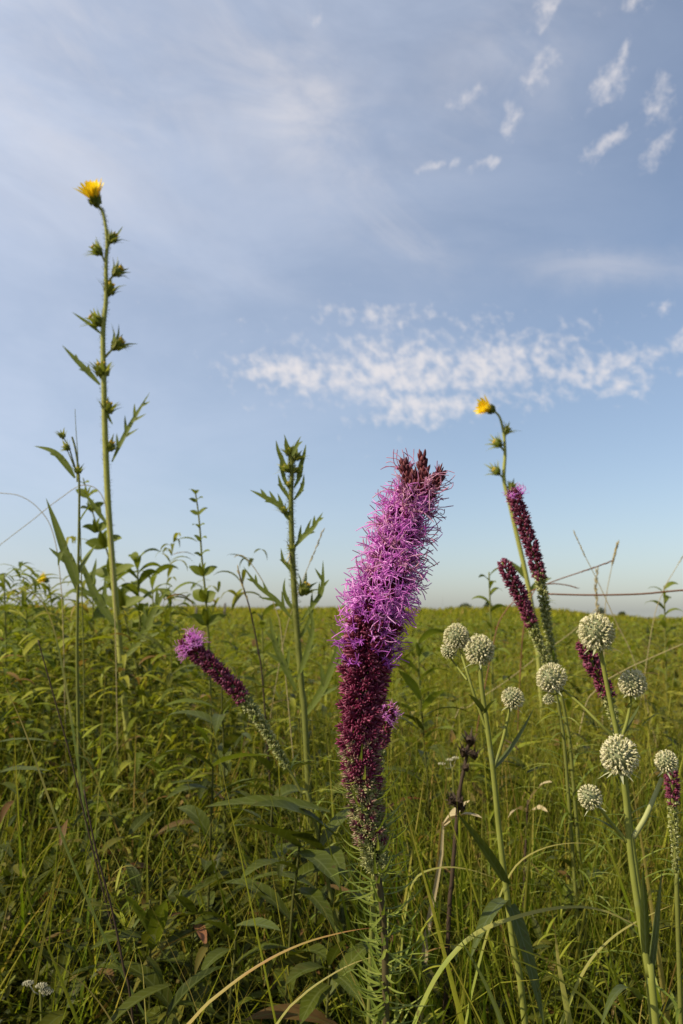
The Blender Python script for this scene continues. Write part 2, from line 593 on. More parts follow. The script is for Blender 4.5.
def world():
    w = bpy.data.worlds.new('World')
    scene.world = w
    w.use_nodes = True
    nt = w.node_tree
    nt.nodes.clear()
    L = nt.links
    out = nt.nodes.new('ShaderNodeOutputWorld')
    bg = nt.nodes.new('ShaderNodeBackground')
    STR = 0.11
    bg.inputs['Strength'].default_value = STR
    sky = nt.nodes.new('ShaderNodeTexSky')
    sky.sky_type = 'NISHITA'
    sky.sun_disc = False
    sky.sun_elevation = SUN_EL
    sky.sun_rotation = SUN_AZ % (2 * math.pi)
    sky.altitude = 300
    sky.air_density = 1.0
    sky.dust_density = 2.0
    sky.ozone_density = 1.0
    tc = nt.nodes.new('ShaderNodeTexCoord')
    sep = nt.nodes.new('ShaderNodeSeparateXYZ')
    L.new(tc.outputs['Generated'], sep.inputs[0])
    x, y, z = sep.outputs
    zz = math_n(nt, 'MAXIMUM', z, 0.012)
    cb = nt.nodes.new('ShaderNodeCombineXYZ')
    for i, s in enumerate((x, y, zz)):
        L.new(s, cb.inputs[i])
    L.new(cb.outputs[0], sky.inputs['Vector'])
    az = math_n(nt, 'ARCTAN2', x, y)
    el = math_n(nt, 'ARCSINE', z)

    def azel(px, py):
        v = ray(px, py).normalized()
        return math.atan2(v.x, v.y), math.asin(v.z)

    def field(sa, se, shear=0.0, seed=0.0, detail=6, rough=0.6, dist=0.0):
        u = math_n(nt, 'MULTIPLY', math_n(nt, 'MULTIPLY_ADD', el, shear, az), sa)
        v = math_n(nt, 'MULTIPLY', el, se)
        c = nt.nodes.new('ShaderNodeCombineXYZ')
        L.new(u, c.inputs[0])
        L.new(v, c.inputs[1])
        c.inputs[2].default_value = seed
        n = nt.nodes.new('ShaderNodeTexNoise')
        n.inputs['Scale'].default_value = 1.0
        n.inputs['Detail'].default_value = detail
        n.inputs['Roughness'].default_value = rough
        n.inputs['Distortion'].default_value = dist
        L.new(c.outputs[0], n.inputs['Vector'])
        return n.outputs['Fac']

    w1 = math_n(nt, 'MULTIPLY_ADD', field(20, 22, 0.0, 51.0, 5, 0.6), 0.055, -0.0275)
    w2 = math_n(nt, 'MULTIPLY_ADD', field(22, 20, 0.0, 67.0, 5, 0.6), 0.042, -0.0210)
    azw = math_n(nt, 'ADD', az, w1)
    elw = math_n(nt, 'ADD', el, w2)

    def blob(px, py, hw, hh, slope=0.0):
        a0, e0 = azel(px, py)
        da = math_n(nt, 'SUBTRACT', azw, a0)
        de = math_n(nt, 'SUBTRACT', elw, e0)
        de = math_n(nt, 'MULTIPLY_ADD', da, -slope, de)
        da = math_n(nt, 'MULTIPLY', da, FPX / hw)
        de = math_n(nt, 'MULTIPLY', de, FPX / hh)
        r2 = math_n(nt, 'ADD', math_n(nt, 'MULTIPLY', da, da), math_n(nt, 'MULTIPLY', de, de))
        return math_n(nt, 'EXPONENT', math_n(nt, 'MULTIPLY', r2, -1.0))

    def step(v, a, b):
        n = nt.nodes.new('ShaderNodeMapRange')
        n.interpolation_type = 'SMOOTHSTEP'
        n.inputs['From Min'].default_value = a
        n.inputs['From Max'].default_value = b
        L.new(v, n.inputs['Value'])
        return n.outputs[0]

    def vmax(*a):
        r = a[0]
        for b in a[1:]:
            r = math_n(nt, 'MAXIMUM', r, b)
        return r

    # rippled bank of small puffs low over the field
    bank = vmax(blob(395, 374, 150, 42), blob(300, 372, 80, 24), blob(500, 364, 110, 38), blob(420, 405, 90, 28),
                math_n(nt, 'MULTIPLY', blob(600, 372, 95, 26), 0.85), math_n(nt, 'MULTIPLY', blob(385, 315, 80, 14), 0.72),
                math_n(nt, 'MULTIPLY', blob(480, 322, 60, 12), 0.66), math_n(nt, 'MULTIPLY', blob(540, 395, 50, 24), 0.75))
    puffs = field(64, 66, 0.25, 3.1, 6, 0.52, 0.15)
    big = field(11, 22, 0.3, 7.7, 3, 0.5)
    dA = step(math_n(nt, 'ADD', math_n(nt, 'MULTIPLY_ADD', puffs, 0.95, math_n(nt, 'MULTIPLY', big, 0.35)),
                     math_n(nt, 'MULTIPLY_ADD', bank, 0.50, -0.50)), 0.33, 0.84)
    # scattered puffs high up
    hp = [(540, 72, 20, 16, .4), (608, 84, 22, 14, .7), (626, 48, 12, 8, .5), (658, 102, 17, 22, .9), (604, 148, 26, 11, .5),
          (660, 150, 18, 13, .6), (548, 4, 22, 12, .4), (640, 0, 34, 9, 0), (466, 99, 18, 10, .3), (510, 120, 14, 14, .6),
          (488, 166, 15, 8, .3), (430, 168, 18, 7, .2), (316, 18, 14, 8, .2), (668, 304, 16, 8, .2),
          (455, 168, 10, 6, .2), (680, 340, 14, 9, .2), (614, 388, 18, 9, .2), (640, 388, 12, 6, .2)]
    hb = vmax(*[blob(q[0], q[1], q[2] * 1.25, q[3] * 1.3, q[4]) for q in hp])
    hn = field(50, 54, -0.2, 11.3, 7, 0.62, 0.2)
    dB = step(math_n(nt, 'ADD', hn, math_n(nt, 'MULTIPLY_ADD', hb, 0.50, -0.50)), 0.24, 0.80)
    dB = math_n(nt, 'MULTIPLY', dB, 0.9)
    # veils of cirrus
    wn = field(5.5, 9, 0.9, 21.0, 8, 0.62, 0.6)
    veil = vmax(blob(300, 110, 130, 70, -0.55), math_n(nt, 'MULTIPLY', blob(395, 225, 60, 30, -0.6), 0.75),
                math_n(nt, 'MULTIPLY', blob(610, 268, 100, 16, -0.12), 0.55),
                math_n(nt, 'MULTIPLY', blob(60, 60, 190, 120), 0.85), math_n(nt, 'MULTIPLY', blob(500, 60, 90, 70, 0.6), 0.6),
                math_n(nt, 'MULTIPLY', blob(170, 275, 110, 22, -0.1), 0.5))
    dC = math_n(nt, 'MULTIPLY', math_n(nt, 'MULTIPLY', step(wn, 0.32, 0.78), veil), 0.62)
    # all-over thin haze texture
    tn = field(3.0, 7.0, 0.5, 33.0, 5, 0.6, 0.4)
    # milky high haze, thicker towards the sun and overhead
    hz = math_n(nt, 'MULTIPLY_ADD', az, -0.52, 0.15)
    hz = math_n(nt, 'MULTIPLY_ADD', el, 0.42, hz)
    hz = math_n(nt, 'MULTIPLY', hz, math_n(nt, 'MULTIPLY_ADD', step(tn, 0.30, 0.75), 0.45, 0.78))
    dD = math_n(nt, 'MINIMUM', math_n(nt, 'MAXIMUM', hz, 0.13), 0.70)
    inv = None
    for d_ in (dA, dB, dC):
        q = math_n(nt, 'SUBTRACT', 1.0, math_n(nt, 'MULTIPLY', d_, 0.88))
        inv = q if inv is None else math_n(nt, 'MULTIPLY', inv, q)
    dens = math_n(nt, 'SUBTRACT', 1.0, inv)
    skyc = mixc(nt, dD, sky.outputs[0], tuple(c / STR for c in (0.560, 0.615, 0.735)))
    cloud = tuple(c / STR for c in (0.645, 0.615, 0.62))
    L.new(mixc(nt, dens, skyc, cloud), bg.inputs['Color'])
    L.new(bg.outputs[0], out.inputs[0])


world()
sun = bpy.data.lights.new('sun', 'SUN')
sun.energy = 5.0
sun.angle = rad(0.53)
sun.color = (1.0, 0.89, 0.70)
so = bpy.data.objects.new('sun', sun)
COL.objects.link(so)
SD = Vector((math.sin(SUN_AZ) * math.cos(SUN_EL), math.cos(SUN_AZ) * math.cos(SUN_EL), math.sin(SUN_EL)))
so.rotation_euler = SD.to_track_quat('Z', 'Y').to_euler()
so.location = (-5, -1, 6)

cam = bpy.data.cameras.new('camera')
co = bpy.data.objects.new('camera', cam)
COL.objects.link(co)
cam.lens = LENS
cam.sensor_width = 36
cam.sensor_fit = 'AUTO'
cam.clip_start = 0.02
cam.clip_end = 20000
co.location = CAM
co.rotation_euler = (math.pi / 2 + PITCH, 0, 0)
cam.dof.use_dof = True
cam.dof.focus_distance = 0.53
cam.dof.aperture_fstop = 15.0
scene.camera = co


# ------------------------------------------------------------------ terrain sheet
def build_ground():
    rs = np.concatenate([[0.0], np.geomspace(0.4, 9000, 130)])
    na = 180
    th = np.linspace(0, 2 * np.pi, na, endpoint=False)
    vs = []
    for r in rs:
        x, y = r * np.sin(th), r * np.cos(th)
        vs.append(np.stack([x, y, ground_np(x, y)], 1))
    V = np.concatenate(vs)
    fs = []
    for i in range(len(rs) - 1):
        for j in range(na):
            j2 = (j + 1) % na
            fs.append((i * na + j, i * na + j2, (i + 1) * na + j2, (i + 1) * na + j))
    me = bpy.data.meshes.new('ground')
    me.from_pydata(V.tolist(), [], fs)
    me.materials.append(M['ground'])
    me.polygons.foreach_set('use_smooth', [True] * len(fs))
    o = bpy.data.objects.new('ground', me)
    COL.objects.link(o)
    tag(o, 'dark prairie soil under the tall grass, rising to a low ridge', 'ground', kind='structure')


build_ground()


# ------------------------------------------------------------------ mass vegetation (vectorised)
def strips(base, az, e0, curl, L, W, nseg=5, prof='grass', fold=0.3, twist=None, tri=True, power=1.4):
    """N blades: rooted at base, heading az, elevation e0 falling by curl along the length"""
    n = len(L)
    t = np.linspace(0, 1, nseg + 1)
    tm = (t[1:] + t[:-1]) / 2
    el = e0[:, None] - curl[:, None] * tm[None, :] ** power
    dl = L[:, None] / nseg
    h = np.concatenate([np.zeros((n, 1)), np.cumsum(np.cos(el) * dl, 1)], 1)
    v = np.concatenate([np.zeros((n, 1)), np.cumsum(np.sin(el) * dl, 1)], 1)
    ca, sa = np.cos(az)[:, None], np.sin(az)[:, None]
    C = np.stack([base[:, 0:1] + h * ca, base[:, 1:2] + h * sa, base[:, 2:3] + v], 2)
    eln = np.concatenate([el[:, :1], (el[:, 1:] + el[:, :-1]) / 2, el[:, -1:]], 1)
    side = np.stack([-sa + 0 * h, ca + 0 * h, 0 * h], 2)
    nor = np.stack([-np.sin(eln) * ca, -np.sin(eln) * sa, np.cos(eln)], 2)
    if twist is not None:
        tw = twist[:, None] * (0.3 + t[None, :])
        c, s = np.cos(tw)[..., None], np.sin(tw)[..., None]
        side, nor = side * c + nor * s, nor * c - side * s
    if prof == 'grass':
        w = np.minimum(1, 0.55 + 1.5 * t) * (1 - t ** 2.2) + 0.03
    elif prof == 'oval':
        w = np.sin(np.pi * np.clip(t, 0.02, 0.985) ** 0.8)
    else:
        w = np.sin(np.pi * np.clip(t, 0.03, 0.985) ** 0.75) ** 0.9
    hw = (W[:, None] * w[None, :] * 0.5)[..., None]
    if tri:
        V = np.stack([C - side * hw + nor * hw * fold, C, C + side * hw + nor * hw * fold], 2)
        k = 3
    else:
        V = np.stack([C - side * hw, C + side * hw], 2)
        k = 2
    idx = np.arange(n * (nseg + 1) * k).reshape(n, nseg + 1, k)
    F = np.stack([idx[:, :-1, :-1], idx[:, :-1, 1:], idx[:, 1:, 1:], idx[:, 1:, :-1]], -1).reshape(-1, 4)
    ac = np.broadcast_to(np.linspace(-1, 1, k), (n, nseg + 1, k)).reshape(-1)
    al = np.broadcast_to(t[None, :, None], (n, nseg + 1, k)).reshape(-1)
    return V.reshape(-1, 3), F, ac, al, C


def mass_object(name, chunks, mats, label, cat):
    vs, fs, acs, als, mis = [], [], [], [], []
    o = 0
    for V, F, ac, al, mi in chunks:
        vs.append(V)
        fs.append(F + o)
        acs.append(ac)
        als.append(al)
        mis.append(np.full(len(F), mi, np.int32))
        o += len(V)
    V, F = np.concatenate(vs), np.concatenate(fs)
    me = bpy.data.meshes.new(name)
    me.vertices.add(len(V))
    me.vertices.foreach_set('co', V.astype(np.float32).ravel())
    me.loops.add(F.size)
    me.loops.foreach_set('vertex_index', F.astype(np.int32).ravel())
    me.polygons.add(len(F))
    me.polygons.foreach_set('loop_start', np.arange(0, F.size, 4, dtype=np.int32))
    me.polygons.foreach_set('loop_total', np.full(len(F), 4, np.int32))
    for m in mats:
        me.materials.append(m)
    me.polygons.foreach_set('material_index', np.concatenate(mis))
    me.polygons.foreach_set('use_smooth', np.ones(len(F), bool))
    for nm, dat in (('across', acs), ('along', als)):
        a = me.attributes.new(nm, 'FLOAT', 'POINT')
        a.data.foreach_set('value', np.concatenate(dat).astype(np.float32))
    me.update(calc_edges=True)
    ob = bpy.data.objects.new(name, me)
    COL.objects.link(ob)
    tag(ob, label, cat, kind='stuff')
    return ob


def wedge(n, d0, d1, margin=0.5, k=0.56, pw=0.0):
    """n ground points, log-uniform in depth, across the view and some way past its sides"""
    u = NP.random(n)
    d = d0 * (d1 / d0) ** u
    x = (NP.random(n) * 2 - 1) * (k * d + margin)
    return x, d


def clumped(n, d0, d1, per, spread, margin=0.5):
    cx, cd = wedge(max(1, n // per), d0, d1, margin)
    x = np.repeat(cx, per)
    d = np.repeat(cd, per)
    s = spread * (0.4 + 0.6 * d / d0) if False else spread * np.ones_like(d)
    return x + NP.normal(0, 1, len(x)) * s, d + NP.normal(0, 1, len(x)) * s


def build_grass():
    ch = []
    U = lambda a, b, n: a + (b - a) * NP.random(n)

    def blades(x, y, hmin, hmax, wmin, wmax, nseg, tri, curlmax=2.0, e_lo=1.05, wscale=None, mi=0):
        n = len(x)
        base = np.stack([x, y, ground_np(x, y) - 0.01], 1)
        L = U(hmin, hmax, n)
        W = U(wmin, wmax, n)
        if wscale is not None:
            W = W * wscale
        e0 = U(e_lo, 1.55, n)
        curl = U(0.1, 1.0, n) ** 1.6 * curlmax
        az = U(0, 2 * np.pi, n)
        V, F, ac, al, _ = strips(base, az, e0, curl, L, W, nseg, 'grass', 0.35, U(-0.8, 0.8, n), tri)
        ch.append((V, F, ac, al, mi))

    def patch(x, y, s=1.0, sd=0.0):
        return 0.5 + 0.25 * (np.sin(x * 2.1 * s + 1.3 * np.sin(y * 1.7 * s + sd) + sd) + np.sin(y * 2.7 * s + 1.1 * np.sin(x * 1.3 * s) + 2 * sd))

    # near: real blades
    x, y = wedge(66000, 0.74, 2.4, 0.45)
    keep = ~((x > -0.40 * y) & (x < 0.02) & (y < 1.35) & (NP.random(len(x)) < 0.60))
    x, y = x[keep], y[keep]
    near = y < 1.05
    blades(x[near], y[near], 0.36, 0.80, 0.0022, 0.0070, 8, True, 2.7, 0.9, None, 1)
    blades(x[~near], y[~near], 0.42, 0.90, 0.0025, 0.0080, 7, True, 2.5, 0.95, None, 1)
    # broad arching sedge-like leaves
    x, y = wedge(2600, 0.78, 2.6, 0.4)
    blades(x, y, 0.45, 0.85, 0.007, 0.013, 9, True, 3.0, 1.0, None, 1)
    # lit tufts of fine long grass at both lower corners
    x, y = wedge(9000, 0.76, 1.5, 0.3)
    k = (x < -0.30 * y) | (x > 0.08 * y)
    blades(x[k], y[k], 0.50, 0.84, 0.003, 0.0075, 9, True, 2.4, 1.05, None, 1)
    x, y = wedge(6000, 0.85, 1.9, 0.3)
    k = (x > 0.04 * y)
    blades(x[k], y[k], 0.62, 0.92, 0.0018, 0.0045, 9, True, 1.6, 1.2, None, 1)
    # a thin scatter of taller shoots
    x, y = wedge(1500, 1.5, 7, 0.4)
    blades(x, y, 0.78, 1.00, 0.0025, 0.005, 6, True, 1.0, 1.3)
    # middle distance, in drifts
    x, y = wedge(120000, 2.2, 11, 0.8)
    p = patch(x, y, 1.1)
    k = NP.random(len(x)) < 0.25 + 1.0 * p
    x, y, p = x[k], y[k], p[k]
    blades(x, y, 0.40, 0.88, 0.004, 0.010, 5, False, 2.4, 0.95, 0.7 + 0.16 * y)
    # far
    x, y = wedge(120000, 9, 60, 2)
    p = patch(x, y, 0.16, 1.0)
    k = NP.random(len(x)) < 0.25 + 0.9 * p
    x, y = x[k], y[k]
    blades(x, y, 0.40, 0.92, 0.012, 0.026, 4, False, 1.9, 1.0, 0.5 + 0.055 * y)
    x, y = wedge(60000, 50, 150, 6)
    blades(x, y, 0.5, 1.0, 0.10, 0.24, 3, False, 1.4, 1.1)
    mass_object('grass', ch, [M['grass'], M['near_grass']], 'yellow green prairie grass covering the field to the horizon', 'grass')


def build_undergrowth():
    """leafy wild plants mixed through the grass, too many to count"""
    ch = []
    U = lambda a, b, n: a + (b - a) * NP.random(n)

    def forbs(x, y, h, nl, Ll, Wl, nseg, tri, prof='leaf', up=(0.1, 0.9), stemw=0.004, droop=(0.3, 1.5), mi=0, tmin=0.25):
        n = len(x)
        g = ground_np(x, y)
        base = np.stack([x, y, g - 0.01], 1)
        H = U(h[0], h[1], n)
        az = U(0, 2 * np.pi, n)
        V, F, ac, al, C = strips(base, az, U(1.25, 1.56, n), U(0, 0.4, n), H, np.full(n, stemw), 4, 'grass', 0.9, None, True)
        ch.append((V, F, np.full_like(ac, 0.5), al, mi))
        t = U(tmin, 1.0, n * nl) ** 0.8
        ci = np.repeat(np.arange(n), nl)
        ft = t * 4
        i0 = np.minimum(ft.astype(int), 3)
        fr = (ft - i0)[:, None]
        b = C[ci, i0] * (1 - fr) + C[ci, i0 + 1] * fr
        m = len(t)
        s = U(0.65, 1.1, m) * (1.15 - 0.55 * t)
        V, F, ac, al, _ = strips(b, U(0, 2 * np.pi, m), U(up[0], up[1], m), U(droop[0], droop[1], m), Ll * s,
                                 Wl * s * U(0.8, 1.2, m), nseg, prof, 0.3, U(-0.5, 0.5, m), tri)
        ch.append((V, F, ac, al, mi))

    # shaded broad leaves close to the camera, thickest left of the big spike
    x, y = wedge(1500, 0.80, 1.45, 0.35)
    k = (x > -0.42 * y) & (x < 0.02)
    k = k | (NP.random(len(x)) < 0.34)
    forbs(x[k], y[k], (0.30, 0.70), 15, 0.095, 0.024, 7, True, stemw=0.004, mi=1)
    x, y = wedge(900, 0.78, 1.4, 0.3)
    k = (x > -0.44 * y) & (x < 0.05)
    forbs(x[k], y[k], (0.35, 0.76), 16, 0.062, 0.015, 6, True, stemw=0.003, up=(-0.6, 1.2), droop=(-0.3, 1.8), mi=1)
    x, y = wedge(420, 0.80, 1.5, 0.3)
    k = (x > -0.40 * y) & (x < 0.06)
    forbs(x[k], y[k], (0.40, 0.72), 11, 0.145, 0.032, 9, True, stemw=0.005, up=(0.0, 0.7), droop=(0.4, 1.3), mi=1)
    x, y = wedge(900, 0.80, 1.6, 0.35)
    forbs(x, y, (0.40, 0.74), 30, 0.036, 0.011, 5, True, 'oval', stemw=0.003, mi=1)
    x, y = wedge(620, 0.85, 1.7, 0.35)
    k = (x > -0.08) | (NP.random(len(x)) < 0.35)
    forbs(x[k], y[k], (0.40, 0.76), 60, 0.048, 0.0050, 5, True, up=(0.2, 1.1), stemw=0.003)
    x, y = wedge(3200, 1.3, 4.0, 0.5)
    forbs(x, y, (0.40, 0.86), 18, 0.090, 0.018, 6, True, stemw=0.004, up=(-0.1, 0.9))
    x, y = wedge(900, 1.2, 3.2, 0.5)
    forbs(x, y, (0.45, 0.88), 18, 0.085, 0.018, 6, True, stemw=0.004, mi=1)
    # leafy stand reaching the skyline left of the big spike
    x, y = wedge(900, 1.35, 3.4, 0.5)
    k = (x < -0.05 * y) & (NP.random(len(x)) < np.where(x < -0.20 * y, 1.0, 0.55))
    forbs(x[k], y[k], (0.70, 1.0), 26, 0.120, 0.020, 7, True, stemw=0.004, up=(0.0, 0.9), droop=(0.6, 1.9))
    x2, y2 = wedge(520, 1.6, 3.4, 0.5)
    k2 = (x2 < -0.20 * y2)
    forbs(x2[k2], y2[k2], (0.90, 1.16), 40, 0.125, 0.017, 7, True, stemw=0.004, up=(0.2, 1.1), droop=(0.9, 2.2), tmin=0.35)
    k = (x > 0.1 * y) & (NP.random(len(x)) < 0.22)
    forbs(x[k], y[k], (0.65, 0.92), 24, 0.100, 0.016, 7, True, stemw=0.004, up=(0.0, 0.9), droop=(0.6, 1.9))
    x, y = wedge(1500, 1.3, 4.5, 0.5)
    forbs(x, y, (0.45, 0.90), 36, 0.065, 0.007, 4, False, up=(0.3, 1.2), stemw=0.004)
    x, y = wedge(7500, 3.5, 14, 0.8)
    forbs(x, y, (0.40, 0.94), 15, 0.11, 0.026, 4, False, stemw=0.008)
    x, y = wedge(1500, 3.5, 14, 0.8)
    forbs(x, y, (0.50, 1.0), 15, 0.11, 0.026, 4, False, stemw=0.008, mi=1)
    x, y = wedge(6000, 12, 50, 2)
    forbs(x, y, (0.5, 1.0), 9, 0.22, 0.08, 3, False, stemw=0.03)
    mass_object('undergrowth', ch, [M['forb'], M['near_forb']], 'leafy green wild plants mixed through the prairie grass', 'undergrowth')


build_grass()
build_undergrowth()


# ------------------------------------------------------------------ blazing stars
def head_open(seed):
    """one flower head: scaly purple cup, star florets, long thread styles"""
    r = random.Random(seed)
    mb = MB()
    mb.m = 1
    mb.tube([Vector((0, 0, z)) for z in (0, .002, .005, .008)], [.0012, .0024, .0026, .0020], 7)
    for i in range(9):
        a = i * 2.4
        mb.spindle(Vector((math.cos(a) * .0016, math.sin(a) * .0016, .001 + .0005 * i)),
                   Vector((math.cos(a) * .5, math.sin(a) * .5, 1)), .005, .0011, 4)
    mb.m = 0
    nfl = r.randint(6, 8)
    for i in range(nfl):
        a = i * 2 * math.pi / nfl + r.uniform(-.3, .3)
        sp = r.uniform(.15, .95)
        d = Vector((math.cos(a) * sp, math.sin(a) * sp, 1)).normalized()
        p0 = Vector((math.cos(a) * .0014, math.sin(a) * .0014, .0070))
        p1 = p0 + d * r.uniform(.0045, .0065)
        mb.tube([p0, p0.lerp(p1, .6), p1], [.0005, .0007, .0010], 5, False)
        u, v = basis(d)
        for k in range(5):
            b = k * 2 * math.pi / 5 + r.random()
            s = u * math.cos(b) + v * math.sin(b)
            q0 = p1 + s * .0006
            L = r.uniform(.0028, .0042)
            q1 = q0 + (d * .55 + s * .8) * L * .55
            q2 = q0 + (d * .15 + s * 1.1) * L
            mb.ribbon([q0, q1, q2], [.0009, .0008, .0002], d, .1)
        for k in range(2):
            b = r.uniform(0, 6.28)
            s = (u * math.cos(b) + v * math.sin(b))
            L = r.uniform(.009, .0155)
            w = r.uniform(.1, .95)
            s2 = (u * math.cos(b + 1.5) + v * math.sin(b + 1.5)) * r.uniform(-.5, .5)
            pts = [p1 + d * (L * q * (1 - .25 * q)) + s * (L * w * q ** 1.6) + s2 * (L * .5 * math.sin(q * 3.6))
                   for q in (0, .2, .4, .6, .8, 1)]
            mb.tube(pts, [.00028, .00028, .0003, .00032, .00036, .00028], 3, False)
    return mb


def head_closed(seed, L=.0085, r0=.0029, nub=30, tip=.0042):
    r = random.Random(seed)
    mb = MB()
    mb.m = 0
    mb.tube([Vector((0, 0, L * q)) for q in (0, .2, .5, .8, .95)], [r0 * .5, r0 * .9, r0, r0 * .75, r0 * .3], 8)
    mb.m = 1
    for i in range(nub):
        t = (i + .5) / nub
        a = i * 2.399
        z = L * (.1 + .85 * t)
        rr = r0 * .8 * math.sqrt(max(.05, 1 - (2 * t - .9) ** 2))
        o = Vector((math.cos(a), math.sin(a), 0))
        d = (o * (1.2 - .8 * t) + Z * (.3 + .9 * t) + Vector((r.uniform(-.35, .35), r.uniform(-.35, .35), 0)))
        mb.spindle(o * rr * .8 + Z * z, d, tip * r.uniform(.55, 1.25), r0 * r.uniform(.2, .3), 4)
    for i in range(7):
        a = r.uniform(0, 6.28)
        d = Vector((math.cos(a) * r.uniform(.1, .8), math.sin(a) * r.uniform(.1, .8), 1)).normalized()
        c = Z * L * .8
        b = basis(d)[0] * r.uniform(-.4, .4)
        ll = r.uniform(.003, .0058)
        mb.tube([c + d * ll * q + b * ll * q * q for q in (0, .5, 1)], .0002, 3, False)
    return mb


def head_half(seed):
    """opening head: closed scaly cup with a few violet florets pushing out"""
    r = random.Random(seed)
    mb = head_closed(seed + 60)
    mb.m = 2
    for i in range(r.randint(2, 4)):
        a = r.uniform(0, 6.28)
        d = Vector((math.cos(a) * r.uniform(.2, .9), math.sin(a) * r.uniform(.2, .9), 1)).normalized()
        p1 = Vector((0, 0, .0065)) + d * .0045
        mb.tube([Vector((0, 0, .006)), p1], [.0005, .0009], 5, False)
        u, v = basis(d)
        for k in range(5):
            b = k * 1.257 + r.random()
            s = u * math.cos(b) + v * math.sin(b)
            L = r.uniform(.0024, .0038)
            mb.ribbon([p1, p1 + (d * .6 + s * .7) * L * .6, p1 + (d * .3 + s) * L], [.0009, .0008, .0002], d, .1)
        for k in range(2):
            b = r.uniform(0, 6.28)
            s = u * math.cos(b) + v * math.sin(b)
            L = r.uniform(.005, .010)
            mb.tube([p1 + d * (L * q) + s * (L * .5 * q ** 1.6) for q in (0, .25, .5, .75, 1)], .0003, 3, False)
    return mb


OPEN = [head_open(s).mesh('flower_head', [M['petal'], M['maroon']]) for s in range(6)]
OPEN_FADE = [head_open(40 + s).mesh('flower_head', [M['petal_dark'], M['maroon']]) for s in range(3)]
CLOSED = [head_closed(s).mesh('bud_head', [M['maroon'], M['crimson']]) for s in range(4)]
HALF = [head_half(s).mesh('half_open_head', [M['maroon'], M['crimson'], M['violet']]) for s in range(4)]
BLUSH = [head_closed(20 + s, .0072, .0025, 22, .0034).mesh('blush_bud', [M['maroon'], M['blush']]) for s in range(3)]
GREEN = [head_closed(30 + s, .0062, .0022, 18, .0034).mesh('green_bud', [M['green_bud'], M['green_bud']]) for s in range(3)]


def place(me, name, parent, pos, d, sc, spin):
    o = bpy.data.objects.new(name, me)
    COL.objects.link(o)
    o.parent = parent
    q = d.to_track_quat('Z', 'Y') @ Quaternion((0, 0, 1), spin)
    o.matrix_local = Matrix.Translation(pos - origin_of(parent)) @ q.to_matrix().to_4x4() @ Matrix.Diagonal((sc, sc, sc, 1))
    return o


